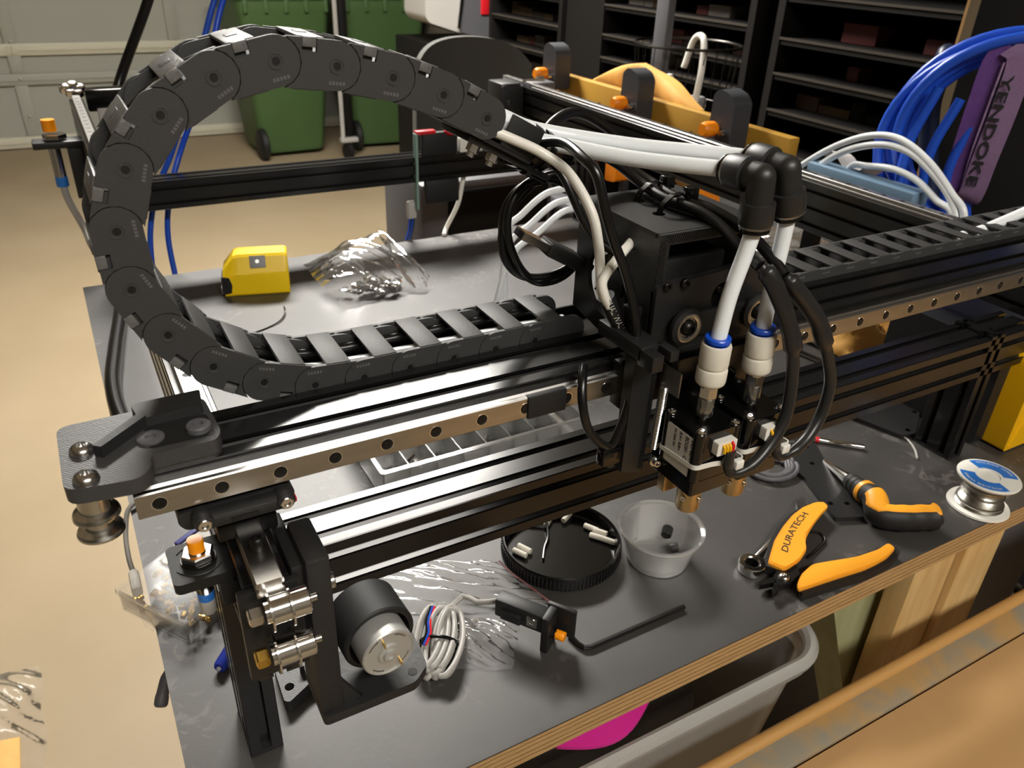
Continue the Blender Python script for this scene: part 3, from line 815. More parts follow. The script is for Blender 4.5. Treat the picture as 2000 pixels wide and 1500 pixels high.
hose('power_cable', [(206, 60, 117), (212, 40, 122), (208, 14, 120.5), (209.5, 4, 115), (214, 0, 97), (220, -1, 82), (227, -2, 68), (233, -4, 50), (236, -6, 34), (235, -8, 18), (234, -10, 2), (231.5, -11, -12), (226, -12, -25), (222, -12, -30), (214, -12, -24), (207, -11, -14), (203.5, -10, -1), (206, -4, 10), (212, 4, 14)], 2.5, 'cable_black', 'black cable looping down the left of the tool head to a small tied loop', 'cable')
hose('ground_lead', [(203, 64, 115), (214, 60, 112), (220, 50, 103), (224, 44, 92), (229, 40, 80), (236, 36, 70), (246, 30, 62)], 2.2, 'cable_black', 'thin black lead curving behind the white cables into the tool head', 'cable')
hose('spare_cable', [(212, 66, 113), (232, 78, 124), (256, 92, 124), (280, 100, 114), (300, 104, 100), (308, 96, 88)], 3.0, 'cable_black', 'thick black cable arched behind the white air tubes', 'cable')
# ties on the chain end
tie = thing('cable_tie', (206, 58, 98), 'black cable tie cinched around the chain end bundle', 'cable tie')
for sft in (0, 5.5):
    k = MB(); c0 = ME @ Vector((33+sft, 2-sft*0.4, -2)); rx, ry = ME.to_3x3() @ Vector((0.25, 0, 1)), ME.to_3x3() @ Vector((-0.2, 1, 0.1))
    k.ribbon([c0 + ry*19.5*math.cos(a) + rx*12.5*math.sin(a) for a in [2*PI*i/28 for i in range(29)]], tE, 3.6, 1.2)
    build(k, 'strap', 'gloss_black', tie, smooth=60)
# heat-shrink sleeve with its print, on the white pair
hs = thing('heat_shrink_sleeve', (232, 8, 30), 'black heat-shrink sleeve with white lettering at the end of the white cables', 'sleeve')
ha, hb_ = Vector((225, 8.2, 50)), Vector((236.5, 8, 31)); hd = (hb_-ha).normalized(); L = (hb_-ha).length
k = MB(); k.lathe([(0, 0), (4.6, 0), (4.9, 2), (4.9, L-3), (4.3, L), (0, L)], ha, hd, 24); build(k, 'sleeve', 'heat_shrink', hs)
tv = (Vector((-5, -296, 210)) - (ha+hb_)/2).normalized(); tv = (tv - hd*tv.dot(hd)).normalized(); tu = hd.cross(tv)
bm = text_mesh('DUAL WALL', 4.6, 0.0, bold=0.02)
for v in bm.verts:
    a = (v.co.y - 1.6)/4.98; v.co = ha + hd*(v.co.x*0.92 - 1.6) + (tv*math.cos(a) - tu*math.sin(a)*1.0)*4.99
bm2 = bmesh.new(); bm2.free()
k = MB(); k.merge(bm); build(k, 'lettering', 'white_plastic', hs, smooth=0)
k = MB(); k.tube(spline([hb_, hb_+Vector((2, -1, -2)), hb_+Vector((1.5, -3, -5)), hb_+Vector((4, -4, -6))], 6), 1.1, n=8); build(k, 'red_wire', 'red_plastic', hs)
k = MB(); k.tube(spline([hb_, hb_+Vector((3, 0, -1.5)), hb_+Vector((6, -3, -3))], 6), 0.8, n=8); build(k, 'blue_wire', 'blue_cable', hs)
# USB lead coiled up and hanging behind the head
ul = thing('usb_cable', (230, 78, 30), 'black USB lead coiled in a loop under the chain end', 'cable')
cc = Vector((230, 76, 64)); pts = []
for i in range(58):
    a = math.radians(100 + i*16.0); rr = 29 + 2.2*math.sin(i*0.7); pts.append(cc + Vector((rr*math.cos(a)*0.98, 3.2*math.sin(i*0.33), rr*math.sin(a)*1.02)))
pts = [Vector((204, 62, 104)), Vector((212, 70, 100))] + pts
k = MB(); k.tube(spline(pts, 3), 2.6, n=10); build(k, 'lead', 'cable_black', ul, smooth=60)
MU = frame((222, 66, 59), (0.82, -0.1, -0.46), (0.1, 1, 0.05))
k = MB(); k.box(0, 24, -8, 8, -4, 4, bev=1.2, M=MU).box(24, 34, -5.5, 5.5, -3, 3, bev=1.2, M=MU); build(k, 'plug_grip', 'black_plastic', ul)
k = MB(); k.box(-18, 0, -6, 6, -2.2, 2.2, M=MU); build(k, 'plug_shell', 'steel', ul)
k = MB(); k.box(-18.3, -17.9, -5.4, 5.4, -1.8, 1.6, M=MU); build(k, 'plug_mouth', 'hole_black', ul)
# ------------------------------------------------------------------ tool head on the gantry
hd_ = thing('nozzle_carriage', (278, -10, -70), 'black two-nozzle tool head riding on the gantry rail', 'tool head')
HX0, HX1 = 243.0, 310.0
# MGN carriage blocks on the rail
k = MB(); k.box(232, 262, -4.5, 5.5, -13.5, 13.5, bev=1).box(288, 322, -4.5, 5.5, -13.5, 13.5, bev=1); build(k, 'carriage_block', 'black_oxide', hd_)
k = MB(); hexsock(k, (187, -0.1, 0), (0, -1, 0), 0.01, 0.01, 6); k.box(176, 199, -1.2, 3, -6.5, 6.5, bev=0.6); build(k, 'rail_clip', 'matte_black', hd_)
# folded top cover: top plate, left cheek with the fan opening, front frame with window
fanc = (24, 53)
k = MB(); k.prism(rrect(HX0, HX1, -5, 64, 2), 'z', 82.5, 85, holes=[circ(264, 21.5, 3.6, 12), circ(268.5, 45, 3.6, 12)]); build(k, 'top_plate', 'powder_black', hd_)
cheek = [(-5, 82.5), (64, 82.5), (64, 20), (30, 14), (-5, 14)]
k = MB(); k.prism(cheek, 'x', HX0, HX0+2.5, holes=[circ(30, 46, 21, 40)]); build(k, 'cheek_plate', 'powder_black', hd_)
k = MB(); k.prism(cheek, 'x', HX1-2.5, HX1); build(k, 'cheek_plate', 'powder_black', hd_)
k = MB(); k.prism([(HX0, 84.8), (HX1, 84.8), (HX1, 55), (HX0, 55)], 'y', -7.2, -5, holes=[[(HX0+6.5, 79), (HX1-6, 79), (HX1-10, 62), (HX0+6.5, 60)]]); ff = build(k, 'front_frame', 'powder_black', hd_)
kn = proto(MB().box(-0.35, 0.35, -0.5, 0.5, -2.2, 2.2, M=R(20, 'Y')), 'weld_ripple', 'powder_black')
for i in range(22): piece(kn, ff, T(HX0+2.2, -7.5, 82.5-i*1.25) @ R(60, 'Y'))
for i in range(40): piece(kn, ff, T(HX0+4+i*1.5, -7.5, 82.2))
# cooling fan behind the cheek opening
k = MB(); k.lathe([(9, -2), (9, 3), (0, 3)], (HX0+5, 30, 46), (-1, 0, 0), 24)
for i in range(7):
    a = 2*PI*i/7
    k.ribbon([(HX0+6, 30+8*math.cos(a), 46+8*math.sin(a)), (HX0+6, 30+19*math.cos(a+0.5), 46+19*math.sin(a+0.5))], (0.7, -math.sin(a), math.cos(a)), 9, 0.8)
build(k, 'fan_rotor', 'gloss_black', hd_)
# camera board glimpsed through the window, and dark motor behind
k = MB(); k.box(256, 300, 4, 40, 22, 66, bev=2); build(k, 'z_motor', 'matte_black', hd_)
k = MB(); k.box(283, 306, 44, 46, 66, 81); build(k, 'circuit_card', 'lime_card', hd_)
# main front plate with bolts and the two flanged wheels
k = MB(); k.prism(round_poly([(HX0, 58), (HX0+62, 62), (326, 62), (330, 18), (HX0, 18)], 2), 'y', -9.5, -7.2, holes=[circ(289, 46, 8, 24)]); fp = build(k, 'front_plate', 'powder_black', hd_)
k = MB()
hexsock(k, (260.5, -9.5, 59.5-1.5), (0, -1, 0), 2.9, 2.2); hexsock(k, (249, -9.5, 58), (0, -1, 0), 2.4, 1.8); hexsock(k, (300, -9.5, 57), (0, -1, 0), 2.9, 2.2); hexsock(k, (286, -8.5, 50), (0, -1, 0), 1.6, 1.2)
build(k, 'plate_screw', 'dark_steel', fp)
k = MB(); k.lathe([(0, 0), (2.3, 0), (2.2, 0.8), (0, 0.9)], (286, -10.5, 38), (0, -1, 0), 16); build(k, 'dowel', 'steel', fp)
k = MB(); k.box(262, 312, -13, -9.6, 27, 41, bev=1.0); build(k, 'wheel_bar', 'matte_black', hd_)
for x in (262, 311.5):
    k = MB(); k.lathe([(0, 0), (10.2, 0), (10.4, 1.2), (10.2, 2.6), (8.2, 3.2)], (x, -13, 35), (0, -1, 0), 36); w = build(k, 'rubber_wheel', 'matte_black', hd_)
    k = MB(); k.lathe([(8.3, 2.8), (8.2, 3.6), (7.0, 3.8), (5.6, 3.4), (5.2, 2.4), (0, 2.4)], (x, -13, 35), (0, -1, 0), 36); build(k, 'flange_washer', 'steel', w)
    k = MB(); button(k, (x, -15.4, 35), (0, -1, 0), 4.6, 3.6, 24); build(k, 'button_screw', 'dark_steel', w)
# optical end-stop block on the left with its flag
k = MB(); k.box(229, 243, -20, 18, 24, 32, bev=0.5).box(229, 236, -30, -18, 22, 31, bev=0.4).box(240, 245.5, -30, -18, 26, 32, bev=0.4); k.box(236, 246, 0, 8, 32, 44, bev=1)
os_ = build(k, 'optical_switch', 'black_plastic', hd_)
k = MB(); hexsock(k, (238, 0, 39), (-0.3, -1, 0), 2.8, 2.0); hexsock(k, (248, -9.6, 23), (0, -1, 0.2), 2.4, 1.6); build(k, 'switch_screw', 'dark_steel', os_)
# the stainless flag, bent round the corner
k = MB(); k.box(249, 283, -13.4, -12.4, 8.5, 19.5).box(249, 249.8, -30, -12.4, 3, 17); k.box(249, 283, -12.4, -9.5, 18.6, 19.5)
fl = build(k, 'steel_flag', 'rail_steel', hd_)
k = MB()
for x in (267, 274.5): hexsock(k, (x, -13.4, 14.5), (0, -1, 0), 2.7, 2.2)
build(k, 'flag_screw', 'dark_steel', fl)
k = MB(); k.box(289, 312, -13.4, -12.4, 8.5, 20); f2 = build(k, 'steel_flag', 'rail_steel', hd_)
k = MB()
for x in (292.5, 299): hexsock(k, (x, -13.4, 15.5), (0, -1, 0), 2.7, 2.2)
build(k, 'flag_screw', 'black_oxide', f2)
# Z plates behind each motor, the long side rails and return spring
k = MB(); k.prism([(231, 22), (246, 22), (246, -53), (231, -49)], 'y', -14, -6); sr = build(k, 'side_rail', 'powder_black', hd_)
k = MB(); k.box(226, 234, -8, -4, -49, -42, bev=1); build(k, 'rail_foot', 'powder_black', hd_)
for i in range(62): piece(kn, sr, T(245.3-i*0.02, -14.3, 19-i*1.12) @ R(78, 'Y') @ Matrix.Scale(0.62, 4))
for x0, x1 in ((250.5, 279.5), (283.5, 313)):
    k = MB(); k.prism(round_poly([(x0, 20), (x1, 20), (x1, -50), (x0, -50)], 1.5), 'y', -21, -15, holes=[circ((x0+x1)/2-5.5, -4+7, 4.6, 24)]); zp = build(k, 'z_plate', 'gloss_black', hd_)
    k = MB(); k.box((x0+x1)/2-9, (x0+x1)/2-7, -16.6, -15.6, 2, 6); build(k, 'red_wire', 'red_plastic', zp)
    k = MB(); k.lathe([(4.6, 0.1), (5.0, 0.15), (5.1, 0)], ((x0+x1)/2-5.5, -21, 3), (0, -1, 0), 28); build(k, 'hole_edge', 'dark_steel', zp)
k = MB(); a, b = Vector((249, -19, 6)), Vector((247.5, -19, -34)); nturn = 40; pts = []
for i in range(nturn*10+1):
    t = i/(nturn*10); an = 2*PI*nturn*t; pts.append(a.lerp(b, t) + Vector((2.4*math.cos(an), 2.4*math.sin(an), 0)))
k.tube(pts, 0.42, n=5); build(k, 'return_spring', 'bright_steel', hd_, smooth=60)
k = MB(); hexsock(k, (247.5, -20, -41), (-0.3, -1, 0), 3.2, 3.0); hexsock(k, (247.5, -22, -41), (-0.3, -1, 0), 2.2, 3.4); build(k, 'spring_post', 'steel', hd_)
k = MB(); k.box(251, 262, -28, -22, -60, -46, bev=0.6).box(286, 296, -28, -22, -60, -46, bev=0.6); build(k, 'lower_clip', 'nozzle_brass', hd_)
# the two hollow-shaft stepper motors, fittings and nozzles
def motor(x, first):
    y, zt, zb = -36.3, -9.0, -47.0; h = 14.3
    k = MB(); k.prism(round_poly([(x-h, y-h), (x+h, y-h), (x+h, y+h), (x-h, y+h)], 2.6, 3), 'z', zb+9, zt)
    k.prism(round_poly([(x-h, y-h), (x+h, y-h), (x+h, y+h), (x-h, y+h)], 1.6, 3), 'z', zb, zb+8.6)
    m = build(k, 'stepper_motor', 'gloss_black', hd_)
    for dx in (-1, 1):
        for dy in (-1, 1):
            k = MB(); k.cyl((x+dx*11.6, y+dy*11.6, zb+9), (x+dx*11.6, y+dy*11.6, zt+0.5), 3.4, n=18); build(k, 'corner_column', 'gloss_black', m)
            k = MB(); k.lathe([(0, 0), (2.5, 0), (2.4, 1.2), (1.6, 1.9), (0.8, 1.9), (0.7, 1.2), (0, 1.2)], (x+dx*11.6, y+dy*11.6, zt+0.4), (0, 0, 1), 16); build(k, 'cross_screw', 'bright_steel', m)
    k = MB(); k.prism(rrect(x-4.5, x+8.5, -21.5, -13.5, 1), 'y', y-h-4.2, y-h, M=None); build(k, 'connector', 'white_plastic', m)
    k = MB()
    for i, cx in enumerate((-1, 1, 3)):
        k.tube(spline([(x+cx, y-h-3.5, -15), (x+cx+0.2, y-h-5.4, -16.5), (x+cx+0.2, y-h-5.6, -19.5)], 5), 0.75, n=7)
    build(k, 'yellow_wire', 'yellow_plastic', m)
    k = MB(); k.tube(spline([(x+5, y-h-3.5, -14.6), (x+5.2, y-h-5.4, -16), (x+4.8, y-h-5.8, -19.5)], 5), 0.85, n=7); build(k, 'red_wire', 'red_plastic', m)
    # white tie around body
    k = MB(); q = h+0.5; zt_ = -30
    ring = round_poly([(x-q, y+q), (x+q, y+q), (x+q, y-q-4.6), (x+q-6, y-q-6.2), (x-2, y-q-1.2), (x-q, y-q)], 3, 4)
    k.ribbon([(u, v, zt_ + 3.0*(v-y)/20*(-0.9) + (4.5 if v > y-5 else 0)*0.25) for u, v in ring+[ring[0]]], (0, 0, 1), 2.6, 0.9)
    k.box(x+q-8, x+q-2.5, y-q-8.2, y-q-4.2, zt_-1.0, zt_+4.2, bev=0.6)
    build(k, 'white_tie', 'white_plastic', m, smooth=60)
    if first:
        k = MB(); k.prism(rrect(y-11.2, y+10.0, -36.5, -12.5, 1.4), 'x', x-h-0.25, x-h-0.02); lb = build(k, 'label_plate', 'label_white', m)
        for txt, sz, yy in (('BENZ HI', 3.1, -8.2), ('BD281  CE', 2.7, -3.8), ('B:A+ B:B+', 2.1, 1.0), ('SN 2202 001', 1.7, 5.2)):
            bm = text_mesh(txt, sz*1.3, 0.0, bold=0.09)
            w = max(v.co.x for v in bm.verts); sc = min(1.0, 22.0/w)
            k = MB(); k.merge(bm, frame((x-h-0.3, y+yy-1, -13.5), (0, 0, -1), (0, -1, 0)) @ Matrix.Diagonal((sc, 1, 1, 1))); build(k, 'lettering', 'ink', lb, smooth=0)
    # hollow shaft, hex adaptor, push-in fitting
    top = Vector((x, y, zt)); up = (Vector((262.8 if first else 294.2, -37, 41)) - Vector((x, y, 6))).normalized()
    k = MB(); k.lathe([(0, 0), (2.2, 0), (2.2, 2.5), (4.6, 2.7), (4.6, 12.5), (4.2, 13.2), (0, 13.2)], top, up, 28); build(k, 'hollow_shaft', 'steel', m)
    f0 = top + up*13
    k = MB(); k.lathe([(0, 0), (4.2, 0.2), (5.0, 1), (5.0, 6.8), (4.6, 7.2), (0, 7.2)], f0, up, 6, ref=(0.4, -1, 0)); k.lathe([(0, 7.0), (5.4, 7.0), (5.4, 9.5), (0, 9.5)], f0, up, 24); build(k, 'hex_adaptor', 'steel', m)
    k = MB(); k.lathe([(0, 8.6), (6.6, 8.6), (7.6, 9.6), (7.9, 11), (7.9, 17.2), (7.5, 18), (6.9, 18.3), (6.9, 18.9), (7.5, 19.4), (7.7, 20.5), (7.7, 30.5), (7.3, 31.6), (6.2, 31.9), (5.6, 30.5), (0, 30.5)], f0, up, 32); pf = build(k, 'push_fitting', 'fitting_white', m)
    k = MB(); k.lathe([(4.2, 29), (5.2, 30.5), (5.2, 33.0), (6.6, 33.2), (6.6, 35.0), (6.2, 35.5), (4.1, 35.5), (4.0, 30)], f0, up, 32); build(k, 'release_collar', 'fitting_blue', pf)
    # brass nozzle below
    k = MB(); k.lathe([(0, zb), (6.6, zb), (6.6, -66.4), (6.0, -67.4), (0, -67.4)], (x-1.2, y-0.5, 0), (0, 0, 1), 28); nz = build(k, 'nozzle_hub', 'nozzle_brass', hd_)
    k = MB(); hexsock(k, (x+1, y-6.6, -59), (0.25, -1, 0), 1.6, 1.0); hexsock(k, (x-7, y-3, -58), (-1, -0.4, 0), 1.6, 1.0); build(k, 'grub_screw', 'bright_steel', nz)
    return f0 + up*31, up
t1, u1 = motor(263.2, True)
t2, u2 = motor(296.8, False)
# elbows and vertical tubes
def elbow(cor, bot, inl, label, pilot):
    cor, bot, inl = Vector(cor), Vector(bot), Vector(inl)
    e = thing('elbow_fitting', bot, label, 'pipe fitting', 'black push-in elbows above the tool head')
    k = MB()
    dv = (bot-cor).normalized(); dh = (inl-cor).normalized(); Lv = (bot-cor).length; Lh = (inl-cor).length
    r = 6.6
    k.lathe([(r, 0), (r, Lv-13), (8.2, Lv-12.6), (8.2, Lv-2.8), (7.9, Lv-2.0), (0, Lv-2.0)], cor, dv, 32)
    k.lathe([(r, 0), (r, Lh-12.6), (8.2, Lh-12.2), (8.2, Lh-2.6), (7.9, Lh-2.0), (0, Lh-2.0)], cor, dh, 32)
    k.sphere(cor, r, n=28)
    if pilot:
        pc_ = cor + dv*10 + dh*6; pd = Vector((-0.75, -0.62, 0.1)).normalized()
        k.cyl(pc_ + Vector((2, 2, 0)), pc_ + pd*7.5, 3.4, n=20)
    b = build(k, 'body', 'fitting_black', e)
    if pilot:
        k = MB(); k.lathe([(1.7, 7.6), (1.6, 7.56), (0, 7.56)], pc_, pd, 18); build(k, 'lug_hole', 'hole_black', b)
    for d, L_ in ((dv, Lv), (dh, Lh)):
        k = MB(); k.lathe([(0, L_-2.0), (7.8, L_-2.0), (7.8, L_-0.9), (0, L_-0.9)], cor, d, 32); build(k, 'brass_ring', 'rail_steel', e)
        k = MB(); k.lathe([(4.1, L_-0.9), (7.0, L_-0.9), (7.4, L_+0.2), (7.2, L_+1.4), (6.2, L_+1.8), (4.1, L_+1.8)], cor, d, 32); build(k, 'release_ring', 'gloss_black', e)
    return e
elbow((273, -36, 117.6), (274.8, -36, 93.5), (271.5, -16, 116.6), 'black elbow fitting with a side lug, above the labelled motor', True)
elbow((290.5, -34, 119.4), (297.5, -34.5, 97), (289.3, -12.5, 119.5), 'black plain elbow fitting behind the one with a side lug', False)
tag(build(MB().tube(spline([t1, (266, -36.5, 60), (272, -36, 82), (274.8, -36, 95)], 8), 4.0, n=16), 'air_tube', 'tube_white', smooth=60), 'upright white air tube between the labelled motor and its elbow', 'tube')
tag(build(MB().tube(spline([t2, (294.6, -36, 58), (296.5, -35, 80), (297.5, -34.5, 98)], 8), 4.0, n=16), 'air_tube', 'tube_white', smooth=60), 'upright white air tube between the unlabelled motor and its elbow', 'tube')
# heat-shrunk motor leads
ld1 = thing('motor_lead', (300, -50, -35), 'black motor lead with a thick heat-shrunk splice, plugged into the labelled motor', 'cable')
k = MB(); p1 = spline([(277, -42, 76), (281, -46, 71), (289, -49, 58), (296, -51, 44), (299.5, -52, 36), (303, -53, 22), (305, -54, 6), (303.5, -55.5, -10), (294, -57, -24), (281, -58.5, -32), (270, -57, -34), (266.5, -56, -27), (266.5, -56, -19)], 6)
def rr1(i, n):
    t = i/n
    return 3.0 if t < 0.04 else (4.6 if t < 0.30 else (4.9 if t < 0.36 else 3.3 if t < 0.75 else 2.6 if t < 0.9 else 3.2))
k.tube(p1, [rr1(i, len(p1)) for i in range(len(p1))], n=14); build(k, 'sheath', 'heat_shrink', ld1, smooth=60)
ld2 = thing('motor_lead', (320, -50, -35), 'black motor lead with a thick heat-shrunk splice, plugged into the unlabelled motor', 'cable')
k = MB(); p2 = spline([(294, -43, 69), (298, -46, 64), (307, -48, 55), (317, -50, 44), (323, -51, 34), (331, -52, 19), (337, -53, 2), (335, -54, -16), (326, -56, -27), (314, -58, -32), (304, -57.5, -33), (300.2, -56, -26), (300.2, -56, -19)], 6)
k.tube(p2, [rr1(i, len(p2)) for i in range(len(p2))], n=14); build(k, 'sheath', 'heat_shrink', ld2, smooth=60)
# cable ties on the top plate and the tied loop
for (x, y, dx) in ((273.5, 21.5, 11), (276.5, 45, 11)):
    t = thing('cable_tie', (x, y, 85), 'black cable tie holding two leads on the top plate, %s' % ('beside the window' if y < 30 else 'nearer the chain end'), 'cable tie', 'black ties on the top plate')
    k = MB(); k.ribbon([(x-9.5, y, 80), (x-9.5, y, 85), (x-7.5, y, 90), (x-2, y+0.5, 93.5), (x+5, y+1, 94), (x+11, y+1, 91.5), (x+12.5, y+1, 87), (x+12, y+1, 85.2)], (0, 1, 0), 3.4, 1.1); build(k, 'strap', 'gloss_black', t, smooth=60)
    k = MB(); k.box(x+8, x+14, y-3, y+4, 90.5, 97, bev=0.7); build(k, 'tie_head', 'gloss_black', t)
t = thing('cable_tie', (224, -12, -40), 'black cable tie cinching the small black cable loop', 'cable tie')
k = MB(); k.box(216, 228, -15.5, -9, -40.5, -30, bev=1); build(k, 'tie_head', 'gloss_black', t)
k = MB(); k.ribbon([(216, -13, -34), (222, -16, -33), (229, -13, -32), (234, -9, -34)], (0, 0, 1), 3, 1); build(k, 'strap', 'gloss_black', t)
# ------------------------------------------------------------------ loose things on the bench
BZ = TZ
def P2(pts, r=1.5, n=3): return round_poly(pts, r, n)
# tape measure
tm = thing('tape_measure', (200, 785, BZ), 'yellow tape measure with a grey belt clip lying on the bench', 'tape measure')
MT = frame((152, 779, BZ), (85, -22, 0), (14, 50, 0))
sec = [(0, 2), (1.5, 0), (46, 0), (48, 2), (48, 48), (44, 55), (15, 55), (11, 52), (1, 33), (0, 31)]
k = MB(); rings = []
for x, f, g in ((4, 0.60, 2), (1, 0.64, 1), (6, 0.74, .4), (16, 0.97, 0), (22, 1, 0), (82, 1, 0), (86, 0.985, .6), (88, 0.95, 2)):
    rings.append([k.bm.verts.new(MT @ Vector((x, min(max(y, g), 48-g), z if z < 30 else 28 + (z-28)*max(0.02, (f-0.5)/0.5)))) for y, z in sec])
for A, B in zip(rings, rings[1:]):
    for i in range(len(sec)): k.bm.faces.new((A[i], A[(i+1) % len(sec)], B[(i+1) % len(sec)], B[i]))
k.bm.faces.new(rings[0]); k.bm.faces.new(list(reversed(rings[-1])))
build(k, 'case', 'tape_yellow', tm, smooth=25)
k = MB(); k.prism([(-1.5, 3), (10, 5), (12, 16), (9, 27), (-1.5, 29)], 'y', -0.6, 30, M=MT); build(k, 'mouth', 'matte_black', tm)
k = MB(); k.box(-4, -2, 6, 28, 1, 12, bev=0.5, M=MT); build(k, 'tape_hook', 'steel', tm)
MC2 = MT @ T(38, 3.6, 38) @ R(62, 'X')
k = MB(); k.box(0, 21, 0, 17, 0, 1.4, bev=0.5, M=MC2); cpl = build(k, 'belt_clip', 'mid_grey', tm)
k = MB(); k.lathe([(0, 1.4), (3, 1.4), (2.6, 2.2), (0, 2.2)], (0, 0, 0), (0, 0, 1), 14, M=MC2 @ T(10, 9, 0)); build(k, 'clip_screw', 'steel', cpl)
# crumpled bag of metal fittings
def film_sheet(fn, nu, nv, seed, amp, floor=BZ+0.6):
    rn = random.Random(seed); ph = [(rn.uniform(4, 22), rn.uniform(4, 22), rn.uniform(0, 6.28), rn.uniform(0.3, 1.0)) for _ in range(9)]
    def g(u, v):
        p = Vector(fn(u, v)); e = min(u, 1-u, v, 1-v)
        h = sum(w*abs(math.sin(a*u + b*v + c)) for a, b, c, w in ph) - 2.6
        p.z += amp*h*min(1.0, 0.35 + e*5); p.x += 0.5*amp*math.sin(ph[0][0]*v + ph[1][2]); p.y += 0.5*amp*math.sin(ph[2][1]*u + ph[3][2])
        p.z = max(p.z, floor)
        return p
    return MB().grid(g, nu, nv)
def quad(a, b, c, d, bulge=0.0):
    a, b, c, d = map(Vector, (a, b, c, d))
    return lambda u, v: (a*(1-u) + b*u)*(1-v) + (d*(1-u) + c*u)*v + Vector((0, 0, bulge*math.sin(PI*u)*math.sin(PI*v)))
fb_ = thing('fittings_bag', (340, 760, BZ), 'crumpled clear zip bag full of small metal fittings beside the tape measure', 'plastic bag')
build(film_sheet(quad((285, 672, BZ+2), (400, 690, BZ+3), (392, 800, BZ+58), (268, 800, BZ+20), 26), 40, 40, 3, 3.2), 'bag_sheet', 'bag_film', fb_, smooth=60, split=False)
build(film_sheet(quad((392, 690, BZ+3), (412, 680, BZ+2), (425, 700, BZ+14), (392, 800, BZ+58), 12), 16, 24, 8, 2.6), 'bag_flap', 'bag_film', fb_, smooth=60, split=False)
build(film_sheet(quad((280, 740, BZ+12), (330, 700, BZ+26), (345, 760, BZ+44), (290, 790, BZ+30), 16), 22, 22, 12, 3.0), 'bag_fold', 'bag_film', fb_, smooth=60, split=False)
for i in range(34):
    a = RND.uniform(0, 6.28); q = RND.uniform(0, 1)**0.6
    c = Vector((345 + 46*q*math.cos(a), 708 + 24*q*math.sin(a), BZ + 5 + (1-q)*20*RND.random()))
    d = Vector((RND.uniform(-1, 1), RND.uniform(-1, 1), RND.uniform(-0.3, 0.5))).normalized()
    k = MB(); L = RND.uniform(8, 14); k.lathe([(0, 0), (2.6, 0), (2.8, 0.6), (2.8, L*0.5), (4.6, L*0.52), (4.6, L*0.8), (3.2, L*0.85), (3.2, L), (0, L)], c, d, 8)
    zmin = min(v.co.z for v in k.bm.verts)
    if zmin < BZ+0.5:
        for v in k.bm.verts: v.co.z += BZ+0.5-zmin
    tag(build(k, 'pipe_fitting', 'steel' if i % 5 else 'bright_steel'), 'small shiny metal fitting inside the crumpled bag by the tape measure', 'fitting', 'fittings in the zip bag')
# curl of wire
tag(build(MB().tube(spline([(155, 645, BZ+1), (180, 655, BZ+1), (200, 668, BZ+2), (212, 690, BZ+3), (216, 712, BZ+1.2)], 6), 0.9, n=6), 'wire_offcut', 'dark_steel'), 'thin bent wire offcut lying on the bench near the tape measure', 'wire')
# compartment organiser behind the front beam
og = thing('organiser_box', (290, 330, BZ), 'clear compartment organiser holding screws, behind the lower front beam', 'organiser')
ox0, ox1, oy0, oy1, oh = 184, 398, 252, 396, 33
k = MB(); k.box(ox0, ox1, oy0, oy1, BZ, BZ+1.4); build(k, 'floor_pan', 'box_clear', og)
for (a, b, c, d) in ((ox0, ox0+1.6, oy0, oy1), (ox1-1.6, ox1, oy0, oy1), (ox0, ox1, oy0, oy0+1.6), (ox0, ox1, oy1-1.6, oy1)):
    build(MB().box(a, b, c, d, BZ+1.4, BZ+oh), 'outer_wall', 'box_clear', og)
for i in range(1, 8): build(MB().box(ox0+26.5*i, ox0+26.5*i+1.1, oy0+1.6, oy1-1.6, BZ+1.4, BZ+oh-3), 'divider', 'box_clear', og)
for y in (300, 348): build(MB().box(ox0+1.6, ox1-1.6, y, y+1.1, BZ+1.4, BZ+oh-5), 'divider', 'box_clear', og)
k = MB(); k.prism(rrect(ox0-2, ox1+2, oy0-2, oy1+2, 4), 'z', BZ+oh-0.8, BZ+oh+0.6, holes=[rrect(ox0+1.5, ox1-1.5, oy0+1.5, oy1-1.5, 3)]); build(k, 'rim', 'box_clear', og)
k = MB(); k.box(ox1-10, ox1-3, oy0+4, oy1-4, BZ+2, BZ+12, bev=2); build(k, 'rolled_card', 'label_white', og)
scp = proto((lambda s: s.lathe([(0, 0), (3.6, 0), (3.6, 3.2), (1.9, 3.3), (1.9, 14), (0, 14)], n=10))(MB()), 'screw', 'steel')
for i in range(26):
    cxi = (0, 1, 1, 2, 2, 2, 3, 3, 4, 4, 5)[i % 11]; x = ox0 + 26.5*cxi + RND.uniform(7, 20); y = RND.choice((270, 285, 310, 322, 335, 330)) + RND.uniform(-6, 6)
    o = scp.copy(); C.objects.link(o)
    d = Vector((RND.uniform(-1, 1), RND.uniform(-1, 1), 0.12)); o.location = W((x, y, BZ+6+RND.uniform(0, 5))); o.rotation_euler = d.to_track_quat('Z', 'Y').to_euler()
    tag(o, 'loose steel screw in the clear compartment organiser', 'screw', 'screws in the organiser')
